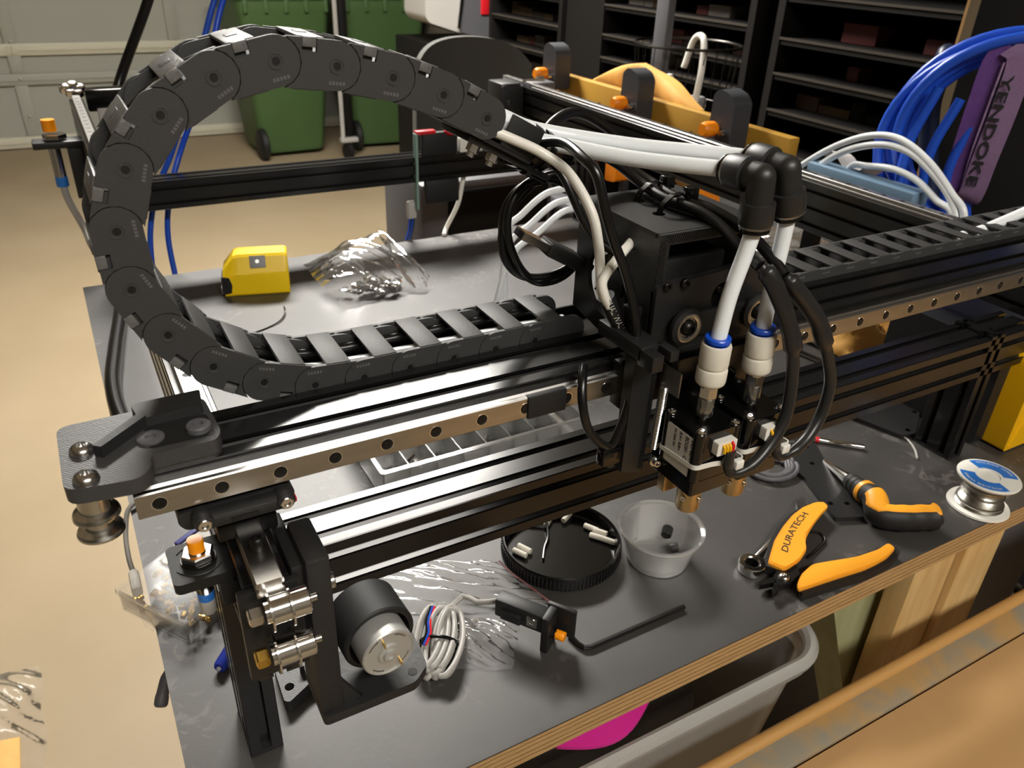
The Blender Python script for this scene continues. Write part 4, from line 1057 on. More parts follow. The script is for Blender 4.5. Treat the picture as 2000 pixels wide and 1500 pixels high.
# black jar lid used as a dish
LC = (293, 126)
jl = thing('jar_lid', (LC[0], LC[1], BZ), 'black ribbed plastic jar lid used as a parts dish', 'lid')
k = MB(); k.lathe([(0, 0), (47, 0), (49.5, 1.5), (49.8, 3), (50, 13), (49, 14.2), (47.8, 14.2), (46.8, 13), (46.4, 3), (45, 2), (0, 2)], (LC[0], LC[1], BZ), (0, 0, 1), 72); jo = build(k, 'shell', 'gloss_black', jl)
ribp = proto(MB().box(49.7, 50.5, -0.5, 0.5, 2, 11.5), 'grip_rib', 'black_plastic')
for i in range(96): piece(ribp, jl, T(LC[0], LC[1], BZ) @ R(i*3.75))
for i, (x, y, a) in enumerate(((258, 134, 118), (264, 137, 115), (300, 158, 40), (318, 156, 30), (327, 122, 128), (333, 126, 126), (334, 112, 124), (329, 134, 120))):
    k = MB(); Mx = T(x, y, BZ+4.6) @ R(a) ; k.lathe([(0, 0), (2.2, 0), (2.5, 0.4), (2.5, 12.6), (2.2, 13), (0, 13)], (-6.5, 0, 0), (1, 0, 0), 14, M=Mx)
    tag(build(k, 'dowel_pin', 'fitting_white'), 'short ivory pin lying in the black jar lid', 'pin', 'pins in the jar lid')
tag(build(MB().tube(spline([(290, 174, BZ+14.5), (297, 160, BZ+9), (290, 142, BZ+5), (280, 131, BZ+3.6), (272, 120, BZ+3.5)], 8), 1.3, n=8), 'wire_offcut', 'cable_black'), 'thin black wire resting in the black jar lid', 'wire')
# clear plastic cup with two rubber caps
CC_ = Vector((361, 82, BZ))
cu_ = thing('plastic_cup', CC_, 'small clear plastic cup standing by the black jar lid', 'cup')
k = MB(); k.lathe([(0, 0.2), (23, 0), (25, 0.6), (26, 2), (32.5, 30), (35.2, 31), (35.6, 33), (34.6, 33.6), (31.8, 31.6), (25, 2.6), (23, 1.6), (0, 1.8)], CC_, (0, 0, 1), 56); build(k, 'shell', 'cup_clear', cu_)
k = MB(); k.lathe([(23.4, -0.05), (25.0, -0.05), (25.4, 1.0), (23.6, 1.2), (23.4, -0.05)], CC_ + Vector((0, 0, 0.1)), (0, 0, 1), 48); build(k, 'foot_ring', 'cup_clear', cu_)
for x, y, z, a, r_, L in ((377, 92, 9.5, 40, 4.6, 9), (372, 80, 7.0, -30, 4.0, 7)):
    k = MB(); k.lathe([(0, 0), (r_*.9, 0), (r_, .6), (r_, L-.6), (r_*.9, L), (0, L)], (x, y, BZ+z), (math.cos(math.radians(a)), math.sin(math.radians(a)), 0.25), 18)
    tag(build(k, 'rubber_bung', 'matte_black'), 'small black rubber cap in the clear cup', 'cap', 'caps in the clear cup')
# hex key
tag(build(MB().tube([(248, 42, BZ+2.1), (249, 32, BZ+2.1), (251.2, 26.8, BZ+2.1), (256, 25, BZ+2.1), (343, 25.5, BZ+2.1)], 2.1, n=6), 'hex_key', 'black_oxide', smooth=0), 'black hex key lying on the bench in front of the jar lid', 'hex key')
# side cutters
sc_ = thing('side_cutters', (480, 20, BZ), 'orange and black handled side cutters lying open near the bench edge', 'cutters')
A_ = [(430, 26), (438, 32), (455, 44), (475, 54), (495, 62), (512, 66), (528, 66), (536, 63), (534, 56), (521, 52), (508, 47), (497, 42), (485, 36), (477, 30), (471, 23), (457, 17), (446, 15), (436, 14)]
B_ = [(429, -8), (434, -2), (445, 4), (461, 8), (477, 4.5), (490, 1), (505, -3), (527, -5), (542, -3), (541, -10), (525, -14), (510, -15), (496, -15), (470, -12), (450, -10), (439, -9)]
def grow(pl, d, dx=0, dy=0):
    c = Vector((sum(p[0] for p in pl)/len(pl), sum(p[1] for p in pl)/len(pl))); return [tuple(Vector(p) + (Vector(p)-c).normalized()*d + Vector((dx, dy))) for p in pl]
for pl, off in ((A_, (-1.5, 2.5)), (B_, (2.5, -3.0))):
    k = MB(); k.prism(P2(grow(pl, 1.2, *off), 2), 'z', BZ+0.5, BZ+8.5); hb2 = build(k, 'grip', 'matte_black', sc_)
    k = MB(); k.prism(P2(pl, 3), 'z', BZ+8.4, BZ+11.0); k.prism(P2(grow(pl, -0.9), 3), 'z', BZ+10.9, BZ+11.7); k.prism(P2(grow(pl, -2.0), 3), 'z', BZ+11.6, BZ+12.2); build(k, 'grip_cover', 'handle_orange', hb2)
k = MB(); k.prism(P2([(438, 20), (452, 16), (446, 6), (430, 2), (420, 4), (424, 14)], 2), 'z', BZ+3, BZ+9); build(k, 'joint', 'black_oxide', sc_)
k = MB(); button(k, (431, 9, BZ+9), (0, 0, 1), 4.6, 2.6, 22); build(k, 'pivot_rivet', 'steel', sc_)
k = MB(); k.prism([(424, 14), (421, 9), (408, 12), (414, 15)], 'z', BZ+3, BZ+8); build(k, 'jaw', 'dark_steel', sc_)
k = MB(); k.prism([(424, 6), (420, 9), (410, 0), (418, 1)], 'z', BZ+3, BZ+8); build(k, 'jaw', 'dark_steel', sc_)
bm = text_mesh('DURATECH', 8.2, 0.05, bold=0.12); w = max(v.co.x for v in bm.verts)
for v in bm.verts:
    u = v.co.x/w; p = Vector((452, 26.5)).lerp(Vector((508, 55.5)), u) + Vector((-1.2, 3.2))*math.sin(PI*u)*0.8
    n = Vector((-29, 56)).normalized(); q = p + n*v.co.y*0.95; v.co = Vector((q.x, q.y, BZ+12.25+v.co.z))
k = MB(); k.merge(bm); build(k, 'lettering', 'ink', sc_, smooth=0)
tag(build(MB().tube(spline([(474, 22, BZ+2), (490, 26, BZ+1.5), (505, 31, BZ+1.4), (509, 40, BZ+1.4), (502, 46, BZ+2)], 6), 1.0, n=8), 'cutter_spring', 'dark_steel'), 'thin wire loop between the two cutter handles', 'wire')
# ratchet spanner
rs = thing('ratchet_spanner', (470, 50, BZ), 'chrome ratchet ring spanner lying beside the side cutters', 'spanner')
k = MB(); k.lathe([(6.2, 0.5), (10.6, 0.5), (11, 1.2), (11, 8.2), (10.4, 9), (6.8, 9), (6.2, 8.4), (6.2, 0.5)], (421, 34, BZ), (0, 0, 1), 32); build(k, 'ring_end', 'bright_steel', rs)
k = MB(); k.lathe([(6.3, 0.8), (6.3, 8.4), (5.2, 8.2), (5.2, 0.8)], (421, 34, BZ), (0, 0, 1), 24); build(k, 'ratchet_insert', 'dark_steel', rs)
MR = frame((421, 34, BZ), (105, 37, 0), (-37, 105, 0))
k = MB(); k.box(10, 100, -4.2, 4.2, 2, 6.5, bev=1.4, M=MR); build(k, 'shank', 'bright_steel', rs)
k = MB(); k.prism(P2([(98, -5), (106, -9), (118, -8), (119, -5.5), (109, -4), (109, 4), (119, 5.5), (118, 8), (106, 9), (98, 5)], 1), 'z', 1.5, 7, M=MR); build(k, 'open_end', 'bright_steel', rs)
# black and orange angled hand tool with a steel cone tip
hg = thing('hand_tool', (585, 40, BZ), 'black and orange angled hand tool with a steel cone tip beside the drilled plate', 'hand tool')
a0, a1 = Vector((597, 117, BZ+4)), Vector((583, 72, BZ+12)); ax = (a1-a0).normalized()
k = MB(); k.lathe([(0, 0), (1.0, 0.4), (2.2, 4), (5.6, 40), (5.6, 44), (0, 44)], a0, ax, 24); build(k, 'cone_tip', 'bright_steel', hg)
k = MB(); pr = [(0, 43), (6.4, 43), (7.4, 45)]
for i in range(4): pr += [(8.0+i*0.4, 46+i*6.5), (8.4+i*0.4, 51+i*6.5), (7.6+i*0.4, 51.4+i*6.5), (7.7+i*0.4, 52.2+i*6.5)]
k.lathe(pr + [(9.6, 73), (0, 73)], a0, ax, 28); build(k, 'collar', 'matte_black', hg)
k = MB(); k.lathe([(9, 66), (10.8, 66), (11.0, 68), (10.8, 70.5), (9, 70.5), (9, 66)], a0, ax, 28); build(k, 'orange_ring', 'handle_orange', hg)
b0 = a0 + ax*72
hp = spline([b0, b0 + ax*10 + Vector((0, 0, 0.3)), (566, 27, BZ+12.2), (576, 17, BZ+12), (590, 10, BZ+12), (604, 4, BZ+11.8), (612, 0.5, BZ+11.6)], 6)
rd = [10.2, 10.6, 11, 11.4, 11.6, 11.8]; rdd = [rd[0] + (11.9-rd[0])*min(1, i/18) - (3.6 if i >= len(hp)-2 else 0) - (1.2 if i == len(hp)-3 else 0) + 0.35*math.sin(i*1.05)*(1 if i > 16 else 0) for i in range(len(hp))]
k = MB(); k.tube(hp, rdd, n=22); build(k, 'grip', 'matte_black', hg, smooth=60)
k = MB(); rows = []                                             # orange soft-grip inlay following the top of the grip
for i in range(5, len(hp)-1):
    t_ = (hp[min(i+1, len(hp)-1)] - hp[i-1]).normalized(); sd_ = t_.cross(Vector((0, 0, 1))).normalized(); u_ = sd_.cross(t_)
    f = (i-5)/(len(hp)-7); wd = math.radians(62 if f < 0.12 else 74 - 330*(f-0.12) if f < 0.28 else 21 if f < 0.86 else 34 if f < 0.95 else 20); sh = math.radians(8 if f > 0.2 else 0)
    rows.append([k.bm.verts.new(hp[i] + (u_*math.cos(a_) + sd_*math.sin(a_))*(rdd[i]+0.35)) for a_ in [sh + wd*(q/4-1) for q in range(9)]])
for A, B in zip(rows, rows[1:]):
    for q in range(8): k.bm.faces.new((A[q], A[q+1], B[q+1], B[q]))
g = bmesh.ops.extrude_face_region(k.bm, geom=k.bm.faces[:])
for e in g['geom']:
    if isinstance(e, bmesh.types.BMVert): e.co.z -= 0.8
build(k, 'orange_inlay', 'handle_orange', hg, smooth=60, split=False)
# drilled black plate, nail punch, small coil, other plate
dp = thing('drilled_plate', (575, 100, BZ), 'matt black drilled bracket plate lying beneath the hand tool tip', 'plate')
k = MB(); k.prism(P2([(578, 158), (613, 147), (611, 137), (584, 95), (561, 36), (535, 47), (557, 104), (558, 113), (553, 119), (556, 127)], 2), 'z', BZ+0.2, BZ+4.6, holes=[circ(x, y, 2.6, 14) for x, y in ((586, 151), (600, 142), (568, 126), (582, 118), (547.5, 64), (561.5, 57))]); build(k, 'plate', 'powder_black', dp)
dr = thing('nail_punch', (632, 140, BZ), 'thin chrome punch with a red ring lying behind the drilled plate', 'punch')
pA, pB = Vector((604, 166, BZ+3)), Vector((657, 115, BZ+3)); pd_ = (pB-pA).normalized(); L = (pB-pA).length
k = MB(); k.lathe([(0, 0), (1.2, 1), (1.6, 18), (2.6, 20), (2.8, 28), (2.4, 29), (2.4, 46), (2.9, 47), (2.9, L-4), (2.2, L-1), (0, L)], pA, pd_, 20); build(k, 'shank', 'bright_steel', dr)
k = MB(); k.lathe([(2.4, 24), (3.1, 24), (3.1, 28), (2.4, 28), (2.4, 24)], pA, pd_, 20); build(k, 'red_ring', 'red_plastic', dr)
k = MB(); pts = []
for i in range(100):
    a = i*2*PI/20; r_ = 13 + (i//20)*2.2; pts.append((543 + r_*1.25*math.cos(a), 133 + r_*math.sin(a), BZ+2.6+1.1*(i//20 % 3)))
tag(build(k.tube(pts, 2.2, n=8), 'cable_coil', 'grey_plastic', smooth=60), 'small flat coil of dark grey cable under the tool head', 'cable coil')
k = MB(); pts = []
for i in range(60):
    a = i*2*PI/20; r_ = 20 + (i//20)*3.6; pts.append((330 + r_*1.9*math.cos(a), 205 + r_*0.85*math.sin(a), BZ+3+2.0*(i//20)))
tag(build(k.tube(pts, 3, n=8), 'cable_coil', 'cable_black', smooth=60), 'black cable coil lying behind the clear cup', 'cable coil')
k = MB(); k.prism(P2([(690, 172), (709, 112), (726, 108), (776, 139), (774, 158), (748, 190)], 2), 'z', BZ+0.2, BZ+5, holes=[circ(764, 138, 3, 14), circ(724, 116, 3, 14)])
tag(build(k, 'drilled_plate', 'powder_black'), 'matt black drilled plate lying beneath the front beam by the yellow box', 'plate')
tag(build(MB().tube(spline([(716, 120, BZ+1.2), (712, 104, BZ+1.2), (703, 90, BZ+1.2), (692, 79, BZ+1.2)], 6), 1.2, n=8), 'wire_offcut', 'cable_grey'), 'short grey wire offcut by the machine leg', 'wire')
tag(build(MB().tube([(700, 170, BZ+3), (782, 172, BZ+3)], 2.6, n=12), 'steel_rod', 'steel'), 'short steel rod half under the second drilled plate', 'rod')
# solder reel
SP = Vector((678, 3, BZ))
sp = thing('solder_reel', SP, 'reel of solder wire with a blue and white label near the bench edge', 'reel')
k = MB(); k.lathe([(0, 0), (26.5, 0), (27, 0.6), (26.5, 2.4), (16, 3), (0, 3)], SP, (0, 0, 1), 48); build(k, 'flange', 'white_plastic', sp)
k = MB(); k.lathe([(0, 31), (16, 31), (26.5, 31.6), (27, 33.2), (26.5, 34), (9.5, 34), (9, 33.2), (0, 33.2)], SP, (0, 0, 1), 48); build(k, 'flange', 'white_plastic', sp)
k = MB(); pr = []
for i in range(22): h = 3.2 + i*1.27; r_ = 20.5 - 3.0*math.sin(PI*i/22) + (0.8 if i % 7 == 3 else 0); pr += [(r_, h), (r_+0.55, h+0.6)]
k.lathe([(0, 3.1)] + pr + [(0, 31.2)], SP, (0, 0, 1), 48); build(k, 'solder_winding', 'solder', sp, smooth=70)
def sector(a0, a1, r0, r1, n=14): return [(SP.x + r1*math.cos(math.radians(a0+(a1-a0)*i/n)), SP.y + r1*math.sin(math.radians(a0+(a1-a0)*i/n))) for i in range(n+1)] + [(SP.x + r0*math.cos(math.radians(a1-(a1-a0)*i/n)), SP.y + r0*math.sin(math.radians(a1-(a1-a0)*i/n))) for i in range(n+1)]
for q0, q1 in ((-42, 78), (130, 255)):
    k = MB(); k.prism(sector(q0, q1, 12, 24.5), 'z', BZ+34.0, BZ+34.25); bl = build(k, 'blue_label', 'blue_label', sp)
    for rr_, tx in ((21.5, 'SOLDER WIRE'), ):
        bm = text_mesh(tx, 3.2, 0.0, bold=0.03); w = max(v.co.x for v in bm.verts)
        for v in bm.verts:
            a = math.radians(q1-12 - (q1-q0-24)*v.co.x/w); r_ = rr_-1.6+v.co.y; v.co = Vector((SP.x + r_*math.cos(a), SP.y + r_*math.sin(a), BZ+34.3))
        k = MB(); k.merge(bm); build(k, 'lettering', 'label_white', bl, smooth=0)
# second proximity sensor on a small bracket, with its coiled grey lead
s2 = thing('proximity_sensor', (222, 50, BZ), 'orange tipped proximity sensor in a small black bracket with a coiled grey lead', 'sensor')
MS = frame((206, 76, BZ+12), (0.57, -0.82, 0), (0.82, 0.57, 0))
k = MB(); k.box(0, 40, -6, 6, 4, 20, bev=1.4, M=MS).box(6, 22, -9, -5.5, 6, 14, bev=1, M=MS).box(38, 44, -8, 8, -12, 21, bev=1.2, M=MS).box(36, 58, 7, 11, -4, 22, bev=1.2, M=MS); sbr = build(k, 'bracket', 'black_plastic', s2, split=False)
k = MB(); k.lathe([(0, 0), (3.6, 0), (3.4, 1), (2, 1.2), (1.8, .5), (0, .5)], (0, 0, 0), (0, -1, 0), 18, M=MS @ T(30, -6, 12)); k.box(26, 34, -6.3, -5.8, 7, 16, M=MS); build(k, 'bracket_screw', 'steel', sbr)
k = MB(); k.lathe([(0, -4), (6.4, -4), (6.4, 0), (4, 0.2), (4, 3), (0, 3)], (0, 0, 0), (1, 0, 0), 6, M=MS @ T(44.5, 0, 3)); build(k, 'lock_nut', 'dark_steel', s2)
k = MB(); k.lathe([(0, 0), (3.6, 0), (3.6, 6.4), (3.3, 6.9), (0, 6.9)], (0, 0, 0), (1, 0, 0), 20, M=MS @ T(47, 0, 3)); build(k, 'sensing_cap', 'amber', s2)
k = MB(); pts = []; c0 = Vector((159, 76, BZ+5)); u = Vector((42, 66, 0)).normalized(); v = Vector((-u.y, u.x, 0))
for i in range(9):
    w_ = 7.5 + 5.0*math.sin(i*1.9)*0.6; l_ = 30 + 3*math.sin(i*2.3); sh = (i-4)*2.0
    for j in range(16):
        a = 2*PI*j/16; pts.append(c0 + u*l_*math.cos(a) + v*(w_*math.sin(a) + sh) + Vector((0, 0, 1.5 + 2.2*(i % 3) + 2*math.sin(a*2))))
pts += [c0 + u*30, c0 + u*42 + v*(-12) + Vector((0, 0, 6)), Vector((196, 90, BZ+16)), Vector((207, 77, BZ+24))]
k.tube(spline(pts, 2), 2.1, n=8); build(k, 'lead', 'cable_grey', s2, smooth=60, split=False)
k = MB(); k.tube([c0 + v*14*math.cos(a) + Vector((0, 0, 2 + 8*math.sin(a))) - u*3 for a in [2*PI*i/16 for i in range(16)]], 1.3, n=6, closed=True); build(k, 'lead_tie', 'gloss_black', s2)
for off, m in ((0, 'blue_cable'), (1.6, 'cable_black'), (-1.6, 'red_plastic')):
    k = MB(); k.tube(spline([c0 + u*26 + v*(9+off) + Vector((0, 0, 9)), c0 + u*12 + v*(10+off) + Vector((0, 0, 9)), c0 + v*(8+off) + Vector((0, 0, 9.5)), c0 - u*10 + v*(10+off) + Vector((0, 0, 8))], 6), 0.8, n=6); build(k, 'lead_core', m, s2)
# flat clear bags
zb1 = thing('zip_bag', (200, 125, BZ), 'flat crumpled clear zip bag lying between the motor and the jar lid', 'plastic bag')
build(film_sheet(quad((118, 128, BZ+1), (252, 76, BZ+1), (236, 132, BZ+5), (140, 190, BZ+4), 5), 60, 44, 21, 2.4), 'bag_sheet', 'bag_film', zb1, smooth=60, split=False)
k = MB(); k.ribbon([(253, 76, BZ+2), (247, 95, BZ+3.5), (240, 115, BZ+5), (237, 132, BZ+6)], (0.9, 0.3, 0.3), 1.6, 0.4); build(k, 'zip_seal', 'box_red', zb1)
zb2 = thing('zip_bag', (190, 75, BZ), 'small clear zip bag under the grey sensor lead', 'plastic bag')
build(film_sheet(quad((146, 62, BZ+0.6), (196, 34, BZ+0.6), (222, 70, BZ+1), (172, 102, BZ+1), 3), 44, 40, 33, 2.0), 'bag_sheet', 'bag_film', zb2, smooth=60, split=False)
# printed bracket lying by the machine leg
pb_ = thing('printed_bracket', (66, 96, BZ), 'grey-topped printed bracket lying behind the machine leg', 'bracket')
k = MB(); k.prism(P2([(47, 74), (50, 72), (68, 82), (84, 84), (90, 100), (80, 116), (60, 120), (48, 108)], 2.5), 'z', BZ+0.3, BZ+9, holes=[circ(53, 84, 3.2, 18)]); build(k, 'plate', 'print_grey', pb_)
k = MB(); k.prism(P2([(62, 92), (80, 88), (86, 100), (70, 108)], 2), 'z', BZ+9, BZ+15); build(k, 'raised_pad', 'print_grey', pb_)
# box of brass inserts hanging over the bench edge
bx = thing('insert_box', (10, 215, BZ), 'clear hinged box of brass inserts at the bench corner', 'box')
MBX = frame((1, 160, BZ), (0.83, 0.56, 0), (-0.56, 0.83, 0)); LX, LY = 104, 68
for (a, b, c, d) in ((0, LX, 0, 1.2), (0, LX, LY-1.2, LY), (0, 1.2, 0, LY), (LX-1.2, LX, 0, LY)): build(MB().box(a, b, c, d, 0.5, 20, M=MBX), 'side_wall', 'case_clear', bx)
build(MB().box(0, LX, 0, LY, 0.1, 1.2, M=MBX), 'base_pan', 'case_clear', bx)
build(MB().prism(rrect(-2, LX+2, -2, LY+2, 4), 'z', 20, 21.4, M=MBX), 'lid', 'case_clear', bx)
build(MB().prism(rrect(-2, LX+2, -2, LY+2, 4), 'z', 17, 20, holes=[rrect(-0.6, LX+.6, -.6, LY+.6, 3)], M=MBX), 'lid_skirt', 'case_clear', bx)
build(MB().box(-5, -2, 30, 40, 2, 20, bev=1, M=MBX), 'latch', 'case_clear', bx)
for x in (34, 68): build(MB().box(x, x+1, 1.2, LY-1.2, 1.2, 16, M=MBX), 'divider', 'case_clear', bx)
build(MB().box(36, LX-3, 16, LY-3, 21.5, 21.8, M=MBX), 'paper_label', 'label_white', bx)
k = MB(); k.lathe([(0, 21.95), (4.2, 21.95), (0, 21.96)], (41, 60, 0), (0, 0, 1), 18, M=MBX); build(k, 'gold_dot', 'brass', bx)
k = MB(); k.lathe([(0, 21.95), (4.6, 21.95), (0, 21.96)], (40, 48, 0), (0, 0, 1), 18, M=MBX); build(k, 'dark_dot', 'dark_steel', bx)
k = MB(); k.box(56, LX+2, LY-2, LY+3, 19, 23, bev=1, M=MBX); build(k, 'blue_edge', 'lid_strip', bx)
inp = proto((lambda s: s.lathe([(1.1, 0), (2.0, 0), (2.2, 0.5), (2.0, 2), (2.3, 2.4), (2.3, 4.6), (1.1, 4.8), (1.1, 0)], n=10))(MB()), 'brass_insert', 'brass')
for i in range(90):
    x, y = RND.uniform(4, 62 if i % 4 else LX-4), RND.uniform(4, LY-4)
    o = inp.copy(); C.objects.link(o); o.location = W(MBX @ Vector((x, y, 3.4 + RND.uniform(0, 9)))); o.rotation_euler = (RND.uniform(0, 3), RND.uniform(0, 3), RND.uniform(0, 3))
    tag(o, 'tiny knurled brass insert in the clear hinged box', 'insert', 'brass inserts in the hinged box')
# marker pen end, hanging lead, clamp handle at the bench corner
mk = thing('marker_pen', (26, 140, BZ), 'blue marker pen lying beside the machine leg', 'marker')
k = MB(); k.lathe([(0, 0), (3.8, 0.4), (4.6, 2), (4.8, 20), (5.2, 21), (5.2, 60), (0, 60)], (15, 124, BZ+5.2), (0.62, 0.78, 0), 20); build(k, 'barrel', 'blue_marker', mk)
k = MB(); k.lathe([(0, -1.2), (1.4, -1.0), (1.6, 0.4), (0, 0.4)], (15, 124, BZ+5.2), (0.62, 0.78, 0), 12); build(k, 'end_plug', 'white_plastic', mk)
cl_ = thing('bench_clamp', (-16, 170, -300), 'dark clamp handle sticking out under the bench corner', 'clamp')
k = MB(); k.tube(spline([(30, 178, -275), (-4, 176, -270), (-16, 174, -274), (-23, 168, -284), (-27, 162, -292)], 6), [4]*14 + [4.5]*6 + [5]*4 + [4], n=12); build(k, 'handle', 'grey_plastic', cl_)
hl = thing('plug_lead', (-30, 300, -275), 'pale lead with a white plug hanging over the bench edge', 'cable')
k = MB(); k.tube(spline([(6, 350, BZ+3), (-17, 340, BZ+4), (-25, 320, BZ-6), (-27, 295, BZ-14), (-26, 280, BZ-20)], 6), 2.2, n=8); build(k, 'lead', 'cable_grey', hl)
k = MB(); k.box(-30, -22, 256, 282, BZ-28, BZ-16, bev=3); build(k, 'plug', 'white_plastic', hl)
# black and yellow box at the bench end
yb = thing('charger_box', (830, 110, BZ), 'black box with a bright yellow end cover standing on the bench end', 'box')
k = MB(); k.prism(P2([(70, BZ+0.5), (200, BZ+0.5), (200, BZ+112), (76, BZ+112), (70, BZ+104)], 6), 'x', 768, 900); bb = build(k, 'body', 'black_plastic', yb)
k = MB(); k.lathe([(11, 0.2), (12.5, 0.3), (12.5, 0)], (767.9, 128, BZ+56), (-1, 0, 0), 28); build(k, 'moulded_ring', 'matte_black', bb)
k = MB(); k.prism(P2([(784, BZ+2), (786, BZ+101), (792, BZ+108), (900, BZ+108), (900, BZ+2)], 3), 'y', 46, 72); yc = build(k, 'end_cover', 'yellow_plastic', yb)
k = MB(); k.tube([(790, 45.8, BZ+6), (806, 45.8, BZ+60), (822, 45.8, BZ+104)], 1.0, n=6); build(k, 'cover_rib', 'yellow_plastic', yc)
# tan gloves and aluminium strips seen under the gantry
def glove(name, base, quads, label):
    t = thing(name, base, label, 'glove')
    rn = random.Random(5)
    for i, (a, b, c, d, bl) in enumerate(quads):
        k = film_sheet(quad(a, b, c, d, bl), 22, 18, 40+i, 2.4)
        bm = k.bm; g = bmesh.ops.extrude_face_region(bm, geom=bm.faces[:])
        for e in g['geom']:
            if isinstance(e, bmesh.types.BMVert): e.co.z = max(BZ+0.3, e.co.z-7)
        build(k, 'leather_panel', 'tan_leather', t, smooth=60, split=False)
    return t
glove('leather_glove', (900, 310, BZ), [((800, 262, BZ+6), (900, 262, BZ+6), (900, 330, BZ+16), (800, 330, BZ+14), 26), ((895, 268, BZ+6), (1000, 268, BZ+6), (1010, 335, BZ+22), (890, 335, BZ+20), 30)], 'tan leather glove lying on the bench beneath the gantry')
for i, (a, b) in enumerate((((748, 372), (772, 250)), ((792, 360), (814, 246)), ((892, 370), (918, 262)))):
    A, B = Vector((a[0], a[1], BZ+3+i)), Vector((b[0], b[1], BZ+3+i)) ; zoff = (0, 2, 44)[i]
    tag(build(MB().ribbon([A + Vector((0, 0, zoff)), B + Vector((0, 0, zoff))], (1, 0, 0), 9 if i != 1 else 15, 2.0), 'metal_strip', 'bright_steel'), ('bright metal strip beside the black box leg', 'wide bright metal strip beside the glove', 'narrow bright metal strip lying across the glove')[i], 'metal strip')
# grey bags of parts at the back of the bench
gb = thing('parts_bag', (1070, 620, BZ), 'big milky plastic bag lying on the bench behind the gantry', 'plastic bag')
clear_film('milky_film', haze=0.6, gloss=0.4, rough=0.15, bump=(40, 0.8))
build(film_sheet(quad((960, 480, BZ+4), (1165, 470, BZ+4), (1180, 760, BZ+20), (980, 760, BZ+10), 26), 50, 44, 51, 5), 'bag_sheet', 'milky_film', gb, smooth=60, split=False)
# ------------------------------------------------------------------ below and in front of the bench
tb = thing('storage_tub', (330, 120, -620), 'grey translucent storage tub under the bench front', 'tub')
def tubloop(z, g): return [(x, y, z) for x, y in rrect(172-g, 468+g, -22-g, 330+g, 34, 10)]
k = MB(); rings = []
for z, g in ((-620, -40), (-610, -34), (-318, -4), (-316, 2), (-300, 3), (-296, 0)):
    rings.append([k.bm.verts.new(p) for p in tubloop(z, g)])
for A, B in zip(rings, rings[1:]):
    for i in range(len(A)): k.bm.faces.new((A[i], A[(i+1) % len(A)], B[(i+1) % len(A)], B[i]))
k.bm.faces.new(rings[0]); build(k, 'shell', 'tub_clear', tb)
k = MB(); k.tube([(x, y, -301) for x, y in rrect(170, 470, -24, 332, 36, 10)], 6, n=8, closed=True); build(k, 'rim', 'tub_clear', tb)
k = MB(); k.box(235, 420, 50, 270, -575, -400, bev=20); tag(build(k, 'packed_cloth', 'chair_mesh'), 'dark cloth bundle packed inside the storage tub', 'cloth')
k = MB(); k.grid(lambda u, v: Vector((214 + 82*u, -14 + 60*v + (16*(1-math.sin(PI*u)) - 4), -290 + 8*math.sin(PI*u)*v + 2*u)), 14, 10)
g = bmesh.ops.extrude_face_region(k.bm, geom=k.bm.faces[:])
for e in g['geom']:
    if isinstance(e, bmesh.types.BMVert): e.co.z -= 3
tag(build(k, 'plastic_tray', 'pink_plastic', smooth=60), 'bright pink plastic tray lying on top of the storage tub', 'tray')
k = MB(); k.prism([(508, -263), (574, -263), (965, FZ), (885, FZ)], 'y', 22, 62)
tag(build(k, 'timber_post', 'pine_green'), 'greenish treated pine post leaning under the bench beside the tub', 'timber')
k = MB(); k.lathe([(0, 0), (110, 0), (128, 300), (132, 306), (126, 306), (106, 6), (0, 6)], (600, 300, FZ), (0, 0, 1), 36); tag(build(k, 'bucket', 'grey_plastic'), 'dark round bucket on the floor under the bench', 'bucket')
k = MB(); k.box(760, 1150, 110, 420, FZ, -480, bev=10); tag(build(k, 'floor_crate', 'grey_plastic'), 'dark grey crate on the floor beneath the bench end', 'crate')
# tan board in front, with its worn painted border
wb = thing('panel_door', (760, -260, -345), 'tan painted panel with a worn wooden border lying in front of the bench', 'panel')
build(MB().box(288, 1250, -86, -62, -345, -304, bev=1), 'border', 'worn_paint', wb)
build(MB().tube([(288, -60, -305), (1250, -60, -305)], 5.5, n=12), 'edge_bead', 'tan_edge', wb)
build(MB().box(288, 1250, -480, -88, -345, -303.5, bev=1), 'panel_face', 'tan_board', wb)
for x in (360, 1180): build(MB().box(x-30, x+30, -420, -120, FZ, -345), 'trestle', 'pine', wb)
# bag lying on the floor
fbg = thing('floor_bag', (-330, 1000, FZ), 'clear plastic bag with an orange card inside lying on the floor', 'plastic bag')
def flo(fn): return lambda u, v: fn(u, v)
sh = film_sheet(quad((-480, 820, FZ+4), (-262, 850, FZ+4), (-262, 1120, FZ+30), (-480, 1140, FZ+60), 50), 36, 36, 61, 6, floor=FZ+1); build(sh, 'bag_sheet', 'bag_film', fbg, smooth=60, split=False)
k = MB(); k.grid(lambda u, v: Vector((-480 + 175*u, 790 + 190*v, FZ+6 + 16*math.sin(PI*u))), 10, 10); g = bmesh.ops.extrude_face_region(k.bm, geom=k.bm.faces[:])
for e in g['geom']:
    if isinstance(e, bmesh.types.BMVert): e.co.z -= 4
build(k, 'orange_card', 'tan_leather', fbg)
